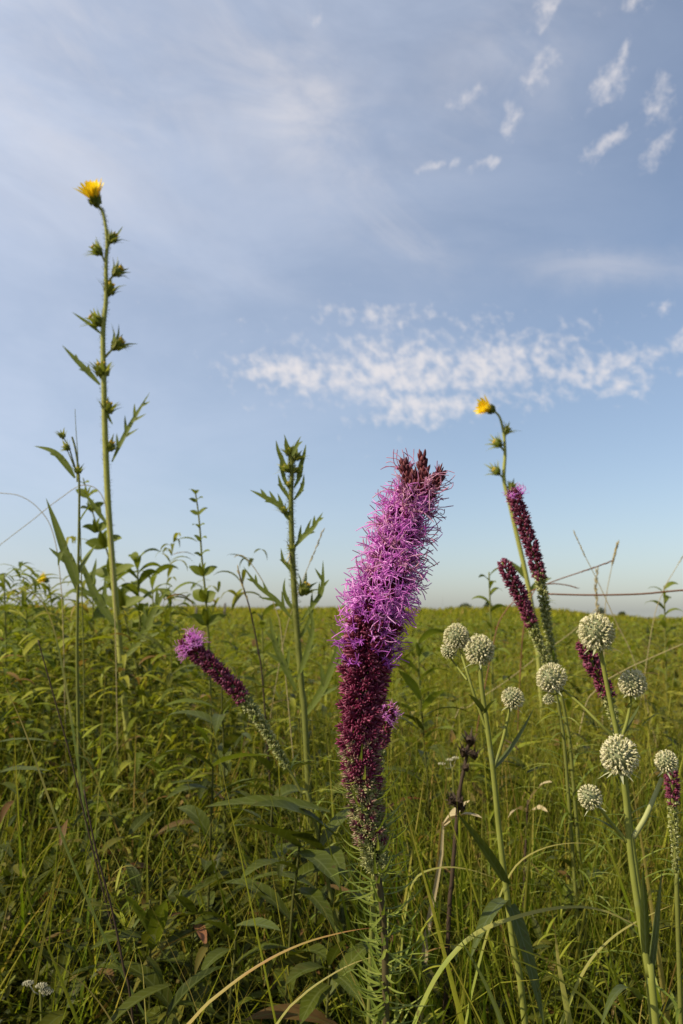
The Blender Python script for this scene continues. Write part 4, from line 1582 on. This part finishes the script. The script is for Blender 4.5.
def sunflower_shoot(label, x, y, d, n, L, W, seed, lean=0.0, hpx=150, group=None):
    """unbranched shoot with long drooping leaves, thickest at the top"""
    r = random.Random(seed)
    path, g = stem_path([(x, y), (x + lean * .3, y + hpx * .3), (x + lean, y + hpx)], d)
    root = thing('sunflower_plant', label, 'plant', g, group)
    mb = MB()
    mb.tube(path, lin(.0016, .0030, len(path)), 6)
    mb.build('stem', M['dull_stem'], root)
    fine = resample(path, 100)
    hz = fine[0].z
    for i in range(n):
        f = (i / n) ** 1.15
        p = at(fine, .01 + .62 * f)
        a = i * 2.39996 + r.uniform(-.3, .3)
        o = Vector((math.cos(a), math.sin(a), 0))
        l = L * (.55 + .6 * min(1, f * 2.2)) * r.uniform(.8, 1.15)
        up = .75 - .75 * min(1, f * 1.6)
        e = p + o * l * .85 + Z * l * (up * .9 - .38)
        mb = MB()
        leaf(mb, p, e, W * 1.25 * r.uniform(.8, 1.15), arch=.22, fold=.3, wmax=.35, roll=r.uniform(-.8, .8), n=9)
        mb.build('leaf', M['sun_leaf'], root)
    return root


shoots = [
    ('leafy shoot with fine drooping leaves at the very edge beyond the dark blades', 4, 574, 1.7, 34, .085, .010, 1, 4),
    ('leafy shoot half cut off by the edge, beside the fine leaved one', 26, 596, 1.9, 30, .10, .012, 11, 4),
    ('leafy shoot beside the small distant yellow bloom', 62, 596, 2.0, 30, .12, .014, 2, 4),
    ('broad crowned leafy shoot between the rosinweed and the compass stalk', 92, 574, 1.95, 30, .14, .016, 12, 4),
    ('leafy shoot directly behind the tall compass stalk', 114, 580, 2.0, 32, .15, .016, 3, 6),
    ('bushiest leafy shoot with arching narrow leaves just past the compass stalk', 137, 556, 1.8, 44, .14, .014, 4, 6),
    ('leafy shoot with stiff upright tip next to the bushiest shoot', 152, 574, 2.1, 34, .14, .015, 5, 5),
    ('leafy shoot bending over the leaning purple tuft', 170, 592, 1.9, 30, .14, .014, 6, 3),
    ('low leafy shoot under the flowerless compass plant', 262, 612, 1.7, 30, .11, .012, 13, 3),
    ('leafy shoot standing on the low skyline past the cream globes', 664, 586, 2.2, 34, .10, .013, 7, 4),
    ('dark leafy shoot behind the twin maroon spikes', 489, 572, 1.9, 30, .085, .010, 8, 5),
    ('leafy shoot poking up between the large purple spike and the near cream globes', 418, 640, 1.6, 30, .12, .014, 14, 4),
]
for (lb, x, y, d, n, L, W, sd, ln) in shoots:
    sunflower_shoot(lb, x, y, d, n, L, W, sd, ln, group='leafy shoots on the skyline')

# small far yellow flower
gy = P(47, 640, 3.6)
path, g = stem_path([(49, 584), (51, 600), (54, 640), (55, 660)], 3.6)
t = thing('yellow_flower', 'tiny yellow bloom on a green stem low over the field', 'flower', g)
mb = MB()
mb.tube(path, lin(.003, .005, len(path)), 6)
mb.build('stem', M['dull_stem'], t)
yellow_flower(t, P(46, 580, 3.6), 4.6 / ppm(3.6), Vector((-.9, -.5, .5)), 77, .5)


# ------------------------------------------------------------------ grass stalks and long blades
def stalk(name, label, px, d, w0, w1, mat, head=None, seed=1, foot=None, ground_it=True, group=None):
    if ground_it:
        path, g = stem_path(px, d, foot)
    else:
        path = spline([P(q[0], q[1], q[2] if len(q) > 2 else d) for q in px], 6)
        g = path[-1].copy()
    root = thing(name, label, 'grass', g, group)
    mb = MB()
    mb.tube(path, lin(w0, w1, len(path)), 5)
    mb.build('stem', M[mat], root)
    if head:
        r = random.Random(seed)
        fine = resample(path, 200)
        mb = MB()
        for i in range(head[0]):
            t_ = head[1] * (i + r.random()) / head[0]
            p, tg = at(fine, t_), -tang(fine, t_)
            u, v = basis(tg)
            a = i * 2.4
            mb.spindle(p, tg + (u * math.cos(a) + v * math.sin(a)) * head[3], head[2] * r.uniform(.7, 1.2), head[2] * .12, 4)
        mb.build('seed_head', M['straw'] if mat != 'red_straw' else M['red_straw'], root)
    return root


G1 = 'thin dry grass stalks on the skyline'
stalk('grass_plant', 'reddish bent grass stalk lying level across the sky beyond the cream globes',
      [(548, 594, 1.5), (590, 595, 1.5), (640, 594, 1.5), (700, 590, 1.5), (760, 600, 1.5), (800, 640, 1.5)], 1.5, .0016, .0020, 'red_straw', group=G1)
stalk('grass_plant', 'fine grass stalk slanting up behind the level reddish one, leaning away from it',
      [(575, 534), (585, 556), (598, 582), (616, 622), (640, 680)], 1.7, .0007, .0013, 'straw', (10, .05, .012, .1), 3, group=G1)
stalk('grass_plant', 'dry grass stalk with a thick purplish seed tip pointing along the sky',
      [(612, 561), (596, 567), (575, 574), (552, 582), (530, 592), (505, 612), (490, 660)], 1.6, .0011, .0013, 'red_straw', (26, .06, .010, .15), 4, group=G1)
stalk('grass_plant', 'short bent grass stalk under the purplish seed tip, dark at its end',
      [(577, 588), (566, 585), (550, 584), (535, 590), (525, 620), (520, 680)], 1.6, .0012, .0012, 'red_straw', (20, .06, .008, .15), 5, group=G1)
stalk('grass_plant', 'upright wispy grass stalk among the skyline stalks past the maroon spikes',
      [(617, 545), (612, 566), (606, 600), (604, 650)], 1.9, .0007, .0012, 'straw', (18, .05, .016, .2), 6, group=G1)
stalk('grass_plant', 'faint grass stalk leaning out of the picture edge over the ridge',
      [(690, 545), (676, 568), (662, 594), (650, 640)], 2.0, .0007, .0012, 'straw', (12, .05, .012, .15), 7, group=G1)
stalk('grass_plant', 'feathery grass stalk just above the highest cream globe',
      [(597, 572), (596, 590), (598, 615), (600, 660)], 2.2, .0007, .0013, 'straw', (24, .12, .018, .3), 8, group=G1)
stalk('grass_plant', 'hair-thin grass stalk sweeping over from the picture edge to the rosinweed',
      [(-30, 570), (0, 545), (30, 522), (58, 500), (84, 485), (104, 500), (112, 560), (116, 660)], 1.4, .0005, .0010, 'straw', None, 9, group=G1)
stalk('grass_plant', 'arched hair-thin grass stalk topping over left of the rosinweed',
      [(-20, 491), (0, 493), (20, 496), (38, 508), (52, 530), (60, 575), (64, 660)], 1.4, .0005, .0010, 'straw', None, 10, group=G1)
stalk('grass_plant', 'tall straight grass awn rising past the rosinweed buds',
      [(75, 409), (76, 430), (78, 460), (80, 520), (82, 600), (84, 700)], 1.25, .0004, .0014, 'dull_stem', None, 11, group=G1)
stalk('grass_plant', 'dry grass stalk leaning between the oval leaved stem and the compass plant',
      [(238, 570), (244, 590), (250, 610), (258, 650), (264, 700)], 1.3, .0012, .0016, 'brownstem', (12, .06, .012, .2), 12, group=G1)
stalk('grass_plant', 'curled grass tip hooking toward the compass plant top leaves',
      [(234, 557), (240, 555), (248, 560), (262, 580), (276, 610), (284, 660)], 1.3, .0006, .0010, 'straw', None, 13, group=G1)
stalk('grass_plant', 'fine grass stalk crossing right behind the flowerless compass plant',
      [(322, 533), (316, 548), (306, 572), (296, 600), (280, 660)], 1.5, .0006, .0011, 'straw', (12, .06, .012, .15), 14, group=G1)
stalk('grass_plant', 'straw coloured stalk slanting over the field behind the cream globes',
      [(600, 605, 1.6), (572, 632, 1.6), (540, 655, 1.6), (505, 682, 1.6), (470, 706, 1.6), (452, 730, 1.6)], 1.6, .0007, .0010, 'straw', None, 15, group=G1)
stalk('grass_plant', 'tan stalk slanting over the ridge past the highest globe',
      [(692, 640, 1.5), (660, 654, 1.5), (625, 670, 1.5), (596, 690, 1.5), (580, 730, 1.5)], 1.5, .0009, .0012, 'straw', None, 16, group=G1)
stalk('grass_plant', 'dark purplish grass stalk running down the grassy corner',
      [(38, 640), (52, 690), (70, 755), (88, 830), (108, 910), (128, 980), (140, 1030)], .80, .0006, .0011, 'brownstem', None, 17)
stalk('grass_plant', 'thick red based grass stalk crossing the dark leaves at the bottom',
      [(84, 790), (96, 850), (112, 910), (124, 970), (134, 1030)], .72, .0007, .0013, 'brownstem', None, 18)


def long_blade(label, px, d, w, mat, seed=0, roll=0.0, group='long arching grass blades', normal=Z, root_it=True):
    """one broad grass blade through picture points, tip first"""
    pts = [P(q[0], q[1], q[2] if len(q) > 2 else d) for q in px]
    e = pts[-1]
    g = Vector((e.x + (e.x - pts[-2].x) * .4, e.y + .03, ground(e.x, e.y + .03) - .01))
    dv = (e - pts[-2]).normalized()
    path = resample(spline(pts + [e + dv * .08 + Z * -.02, e.lerp(g, .6) + Vector((dv.x * .06, 0, 0)), g], 10), 110)
    o = thing('sedge_plant', label, 'grass', g, group)
    mb = MB()
    n = 110
    W = w / ppm(d)
    Lt = sum((b - a).length for a, b in zip(path, path[1:]))
    ws = [W * min(1, .04 + (Lt * i / n / .16) ** .7) * (1 - .3 * max(0, i / n - .6)) for i in range(n)]
    mb.ribbon(path, ws, normal, .3, roll)
    mb.al = [1 - a for a in mb.al]
    mb.build('blade', M[mat], o)
    return o


LB = long_blade
LB('long yellowing blade with a red tip arching in front of the dark leaves', [(370, 928), (345, 932), (305, 943), (265, 962), (225, 990), (188, 1026)], .56, 5, 'gold_blade', roll=.5)
LB('pale narrow blade below the red tipped one', [(376, 956), (352, 964), (325, 979), (300, 998), (276, 1026)], .56, 5, 'hero_grass', roll=.5)
LB('broad blade arching down across the corner below the cream globes', [(392, 924), (425, 927), (470, 936), (520, 950), (575, 975), (625, 1015), (650, 1050)], .54, 8, 'hero_grass', roll=.4)
LB('broad blade just under its twin, ending by the large spike stem', [(388, 944), (425, 943), (470, 948), (520, 962), (570, 988), (610, 1030)], .53, 9, 'hero_grass', roll=.4)
LB('long blade bowing from the bottom centre to the thick flower stem', [(672, 948), (640, 928), (600, 910), (560, 908), (515, 918), (475, 935), (445, 965), (425, 1000), (410, 1040)], .57, 6, 'hero_grass', roll=.4)
LB('yellow blade bent over between the twin stems of cream globes', [(600, 846), (575, 843), (545, 848), (520, 862), (505, 885), (492, 920), (478, 970), (465, 1030)], .70, 4, 'hero_grass', roll=.3)
LB('bluish stiff blade standing at the bottom beside the arching blades', [(458, 935), (475, 965), (490, 995), (506, 1040)], .52, 12, 'ery_leaf', roll=.9)
LB('pale upright blade catching light near the bottom centre', [(555, 925), (558, 960), (564, 995), (572, 1040)], .60, 11, 'hero_grass', roll=1.1)
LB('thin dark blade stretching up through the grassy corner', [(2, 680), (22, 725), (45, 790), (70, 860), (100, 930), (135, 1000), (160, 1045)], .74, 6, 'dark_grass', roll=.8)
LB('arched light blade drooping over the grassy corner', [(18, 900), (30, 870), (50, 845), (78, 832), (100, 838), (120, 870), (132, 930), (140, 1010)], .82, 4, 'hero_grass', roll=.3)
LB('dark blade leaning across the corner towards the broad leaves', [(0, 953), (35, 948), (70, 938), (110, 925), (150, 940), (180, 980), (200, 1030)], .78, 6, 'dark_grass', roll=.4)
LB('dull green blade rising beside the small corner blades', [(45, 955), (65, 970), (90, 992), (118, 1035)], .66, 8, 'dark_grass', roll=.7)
LB('curved pale blade hooked in the shade under the broad leaves', [(100, 962), (108, 975), (120, 996), (135, 1030)], .70, 4, 'straw', roll=.5)
LB('light blade bent into a hook at the bottom', [(128, 955), (136, 950), (142, 968), (144, 1000), (146, 1040)], .70, 7, 'hero_grass', roll=.5)
LB('narrow blade crossing low behind the bluish leaves', [(672, 905), (640, 920), (610, 940), (585, 970), (560, 1030)], .66, 5, 'hero_grass', roll=.4)
LB('wide bent blade sweeping over from behind the large spike', [(500, 880), (470, 870), (440, 868), (415, 880), (405, 920), (400, 980)], .78, 5, 'hero_grass', roll=.3)
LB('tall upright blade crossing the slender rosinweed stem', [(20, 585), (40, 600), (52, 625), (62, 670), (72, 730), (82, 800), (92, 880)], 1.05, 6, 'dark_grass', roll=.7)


# ------------------------------------------------------------------ broad-leaved plants in the shade
def broad_plant(label, px, d, leaves, seed, mat='broad', extra=6, L=.09, W=.022):
    r = random.Random(seed)
    path, g = stem_path(px, d)
    root = thing('broadleaf_plant', label, 'plant', g, 'broad leaved plants in the shade')
    mb = MB()
    mb.tube(path, lin(.0011, .0018, len(path)), 6)
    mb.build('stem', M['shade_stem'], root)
    fine = resample(path, 60)
    for (x0, y0, x1, y1, w, arch, dd, m) in leaves:
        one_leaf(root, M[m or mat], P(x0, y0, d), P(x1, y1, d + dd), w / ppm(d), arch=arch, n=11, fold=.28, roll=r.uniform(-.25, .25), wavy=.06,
                 wmax=.42)
    extra = extra * 2
    for i in range(extra):
        p = at(fine, .05 + .6 * i / max(1, extra))
        a = i * 2.4 + r.random()
        o = Vector((math.cos(a), math.sin(a), 0))
        l = L * r.uniform(.7, 1.15)
        one_leaf(root, M[mat], p, p + o * l * .9 + Z * l * r.uniform(-.1, .45), W * r.uniform(.8, 1.1), arch=.16, n=9, wavy=.06,
                 roll=r.uniform(-.3, .3))
    return root


BP = broad_plant
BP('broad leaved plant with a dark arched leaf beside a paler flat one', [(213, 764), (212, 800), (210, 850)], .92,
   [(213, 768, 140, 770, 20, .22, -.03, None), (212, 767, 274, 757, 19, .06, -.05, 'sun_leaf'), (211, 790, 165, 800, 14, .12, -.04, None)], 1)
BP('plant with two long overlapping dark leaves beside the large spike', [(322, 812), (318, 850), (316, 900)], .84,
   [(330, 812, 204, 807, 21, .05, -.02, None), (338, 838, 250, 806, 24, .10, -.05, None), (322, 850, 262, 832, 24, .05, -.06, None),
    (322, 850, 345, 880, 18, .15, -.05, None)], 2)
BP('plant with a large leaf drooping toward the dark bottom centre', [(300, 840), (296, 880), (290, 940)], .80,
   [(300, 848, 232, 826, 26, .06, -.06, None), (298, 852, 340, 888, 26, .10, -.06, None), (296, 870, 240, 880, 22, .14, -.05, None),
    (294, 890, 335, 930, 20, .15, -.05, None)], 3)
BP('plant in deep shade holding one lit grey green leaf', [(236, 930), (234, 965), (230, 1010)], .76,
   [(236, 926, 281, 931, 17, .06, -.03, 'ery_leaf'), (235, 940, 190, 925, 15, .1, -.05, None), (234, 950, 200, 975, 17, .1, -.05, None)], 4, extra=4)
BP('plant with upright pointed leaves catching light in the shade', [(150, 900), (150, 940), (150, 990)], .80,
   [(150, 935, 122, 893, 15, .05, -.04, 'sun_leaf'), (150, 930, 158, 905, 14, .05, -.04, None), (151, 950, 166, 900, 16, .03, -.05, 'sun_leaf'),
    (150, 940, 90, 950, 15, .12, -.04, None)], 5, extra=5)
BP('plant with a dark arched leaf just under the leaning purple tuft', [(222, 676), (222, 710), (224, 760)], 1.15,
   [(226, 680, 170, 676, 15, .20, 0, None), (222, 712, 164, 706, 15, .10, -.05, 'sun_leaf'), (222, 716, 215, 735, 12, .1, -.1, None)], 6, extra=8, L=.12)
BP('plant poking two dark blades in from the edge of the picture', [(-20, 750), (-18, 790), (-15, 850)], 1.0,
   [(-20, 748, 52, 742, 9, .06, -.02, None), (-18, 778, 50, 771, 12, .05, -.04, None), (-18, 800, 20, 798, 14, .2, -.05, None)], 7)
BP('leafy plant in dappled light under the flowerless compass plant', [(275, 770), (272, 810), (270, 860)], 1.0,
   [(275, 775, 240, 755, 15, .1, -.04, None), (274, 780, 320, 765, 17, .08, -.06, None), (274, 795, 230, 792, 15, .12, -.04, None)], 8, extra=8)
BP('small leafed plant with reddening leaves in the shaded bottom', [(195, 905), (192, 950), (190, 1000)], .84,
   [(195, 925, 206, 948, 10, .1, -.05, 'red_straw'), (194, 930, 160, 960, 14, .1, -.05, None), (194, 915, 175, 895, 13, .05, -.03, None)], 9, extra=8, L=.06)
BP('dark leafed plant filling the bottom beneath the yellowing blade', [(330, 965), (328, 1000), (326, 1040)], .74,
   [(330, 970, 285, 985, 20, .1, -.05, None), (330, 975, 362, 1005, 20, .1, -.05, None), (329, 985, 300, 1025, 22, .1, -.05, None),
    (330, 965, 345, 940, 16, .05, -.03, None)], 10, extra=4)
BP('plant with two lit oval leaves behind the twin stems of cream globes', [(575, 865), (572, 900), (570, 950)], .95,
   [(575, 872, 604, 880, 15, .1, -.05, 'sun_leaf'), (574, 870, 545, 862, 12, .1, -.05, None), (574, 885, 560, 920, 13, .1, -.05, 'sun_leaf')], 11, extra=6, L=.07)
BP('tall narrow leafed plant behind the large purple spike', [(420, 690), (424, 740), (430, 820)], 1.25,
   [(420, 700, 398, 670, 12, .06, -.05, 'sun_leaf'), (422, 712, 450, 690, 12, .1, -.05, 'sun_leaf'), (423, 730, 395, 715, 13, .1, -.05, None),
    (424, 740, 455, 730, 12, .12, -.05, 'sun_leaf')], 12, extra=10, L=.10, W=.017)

# ------------------------------------------------------------------ dead things
path, g = stem_path([(470, 738), (466, 760), (460, 790), (456, 830), (452, 880), (448, 940)], .86)
t = thing('dead_plant', 'dead dark brown stalk with knobbly seed heads', 'plant', g)
mb = MB()
mb.tube(path, lin(.0018, .0026, len(path)), 7)
mb.build('stem', M['brownstem'], t)
for i, (x, y, r) in enumerate([(470, 740, 6.5), (464, 752, 5.5), (474, 755, 5), (466, 768, 4), (458, 802, 7), (452, 800, 5), (462, 808, 4)]):
    bud(t, P(x, y, .855), r / ppm(.86), Vector((R.uniform(-.5, .5), -.3, 1)), 90 + i, .2, 'seed_head', ('brownstem', 'brownstem'))

path, g = stem_path([(443, 822), (442, 850), (436, 885), (430, 915), (425, 950)], .88)
t = thing('dead_plant', 'tan curled dead stem beside the dark brown stalk', 'plant', g)
mb = MB()
pp = resample(path, 24)
mb.ribbon(pp, [0.0025 + .005 * math.sin(math.pi * min(1, i / 14)) for i in range(24)], Vector((0, -1, .3)), .5)
mb.build('stem', M['deadleaf'], t)
one_leaf(t, M['deadleaf'], P(443, 826, .88), P(482, 818, .84), .014, arch=.12, wavy=.1)
one_leaf(t, M['deadleaf'], P(443, 828, .88), P(470, 800, .9), .012, arch=.05, wavy=.1)

path, g = stem_path([(528, 800), (526, 840), (524, 900)], 1.05)
t = thing('dead_plant', 'pale papery dead leaves between the two green globe stems', 'plant', g)
mb = MB()
mb.tube(path, lin(.0012, .002, len(path)), 6)
mb.build('stem', M['brownstem'], t)
for q in ((528, 805, 552, 782, 11), (527, 815, 548, 812, 9), (527, 812, 508, 818, 9)):
    one_leaf(t, M['deadleaf'], P(q[0], q[1], 1.05), P(q[2], q[3], 1.0), q[4] * .8 / ppm(1.05), arch=.12, wavy=.15, roll=-.5)

for (lb, x, y, d, n, sd) in (('flat white flower cluster beside the dark brown dead stalk', 450, 758, 1.15, 3, 1),
                             ('small cream flower cluster low in the grassy corner', 38, 985, .80, 4, 2)):
    r = random.Random(sd)
    path, g = stem_path([(x + 2, y + 10), (x + 4, y + 40)], d)
    t = thing('white_flower', lb, 'flower', g)
    mb = MB()
    mb.tube(path, lin(.0012, .002, len(path)), 5)
    mb.build('stem', M['dull_stem'], t)
    for i in range(n):
        cx, cy = x + r.uniform(-11, 11), y + r.uniform(-3, 7)
        mb = MB()
        c = P(cx, cy, d)
        mb.tube([P(x + 2, y + 10, d), P((x + cx) / 2 + 1, (y + 10 + cy) / 2 + 3, d), c], .0006, 4)
        for k in range(26):
            a, q = k * 2.4, math.sqrt((k + .5) / 26)
            mb.spindle(c + Vector((math.cos(a), math.sin(a), 0)) * q * .0045 + Z * (-.002 * q), Vector((math.cos(a) * .5, math.sin(a) * .5, 1)), .0026, .0009, 4)
        mb.build('flower_head', M['white'], t)

# ------------------------------------------------------------------ far fence posts and shrubs on the ridge
for (lb, x, y0, d, h) in (('grey fence post on the ridge, tallest of the pair', 224.5, 603, 42, 1.6),
                          ('short grey fence post on the ridge beside its taller mate', 196, 607, 42, 1.35)):
    p = P(x, y0, d)
    gz = ground(p.x, p.y)
    o = thing('fence_post', lb, 'post', (p.x, p.y, gz), 'fence posts on the ridge')
    mb = MB()
    top = p.z
    mb.tube([Vector((p.x, p.y, gz - .1)), Vector((p.x + .01, p.y, (gz + top) / 2)), Vector((p.x + .03, p.y, top - .04)), Vector((p.x + .03, p.y, top))],
            [.065, .062, .06, .045], 9)
    mb.build('post', M['wood'], o)


def far_bush(label, x, ytop, wpx, d, seed):
    r = random.Random(seed)
    p = P(x, ytop, d)
    gz = ground(p.x, p.y)
    H = p.z - gz
    W = wpx / ppm(d)
    o = thing('shrub', label, 'shrub', (p.x, p.y, gz), 'dark shrubs on the ridge')
    mb = MB()
    mb.tube([Vector((p.x, p.y, gz - .1)), Vector((p.x, p.y, gz + H * .5)), Vector((p.x + .1, p.y, gz + H * .9))], [.12, .09, .03], 7)
    for i in range(5):
        a = i * 1.3
        mb.tube([Vector((p.x, p.y, gz + H * .4)), Vector((p.x + math.cos(a) * W * .3, p.y + math.sin(a) * W * .3, gz + H * .75))], [.06, .02], 5)
    mb.build('trunk', M['brownstem'], o)
    mb = MB()
    for i in range(420):
        a, q = r.uniform(0, 6.28), r.random() ** .5
        zz = r.uniform(.18, 1.0)
        wid = W * .5 * math.sin(math.pi * min(.95, max(.1, zz * .9))) * (1 + .25 * math.sin(a * 3 + seed) )
        c = Vector((p.x + math.cos(a) * q * wid, p.y + math.sin(a) * q * wid, gz + H * zz - (q * .12) * H))
        dv = Vector((r.uniform(-1, 1), r.uniform(-1, 1), r.uniform(-.4, 1))).normalized()
        mb.ribbon([c, c + dv * .16, c + dv * .32], [.05, .2, .03], Vector((r.uniform(-1, 1), r.uniform(-1, 1), 1)), .2)
    mb.build('crown', M['tree_leaf'], o)


far_bush('widest dark shrub on the ridge, nearest the large purple spike', 465, 603.5, 17, 120, 1)
far_bush('dark shrub on the ridge under the short maroon spike', 488, 602, 13, 118, 2)
far_bush('small dark shrub on the ridge over the highest cream globe', 601, 608, 11, 118, 3)
far_bush('smallest dark shrub on the ridge further down its slope', 622, 612, 10, 118, 4)

# ------------------------------------------------------------------ render settings
scene.view_settings.view_transform = 'Standard'
scene.view_settings.look = 'None'
scene.view_settings.gamma = 1.0
scene.view_settings.exposure = EXPOSURE
scene.view_settings.use_curve_mapping = False
cy = scene.cycles
cy.max_bounces = 6
cy.diffuse_bounces = 3
cy.glossy_bounces = 2
cy.transmission_bounces = 3
cy.transparent_max_bounces = 4
cy.use_denoising = True
cy.sample_clamp_indirect = 6
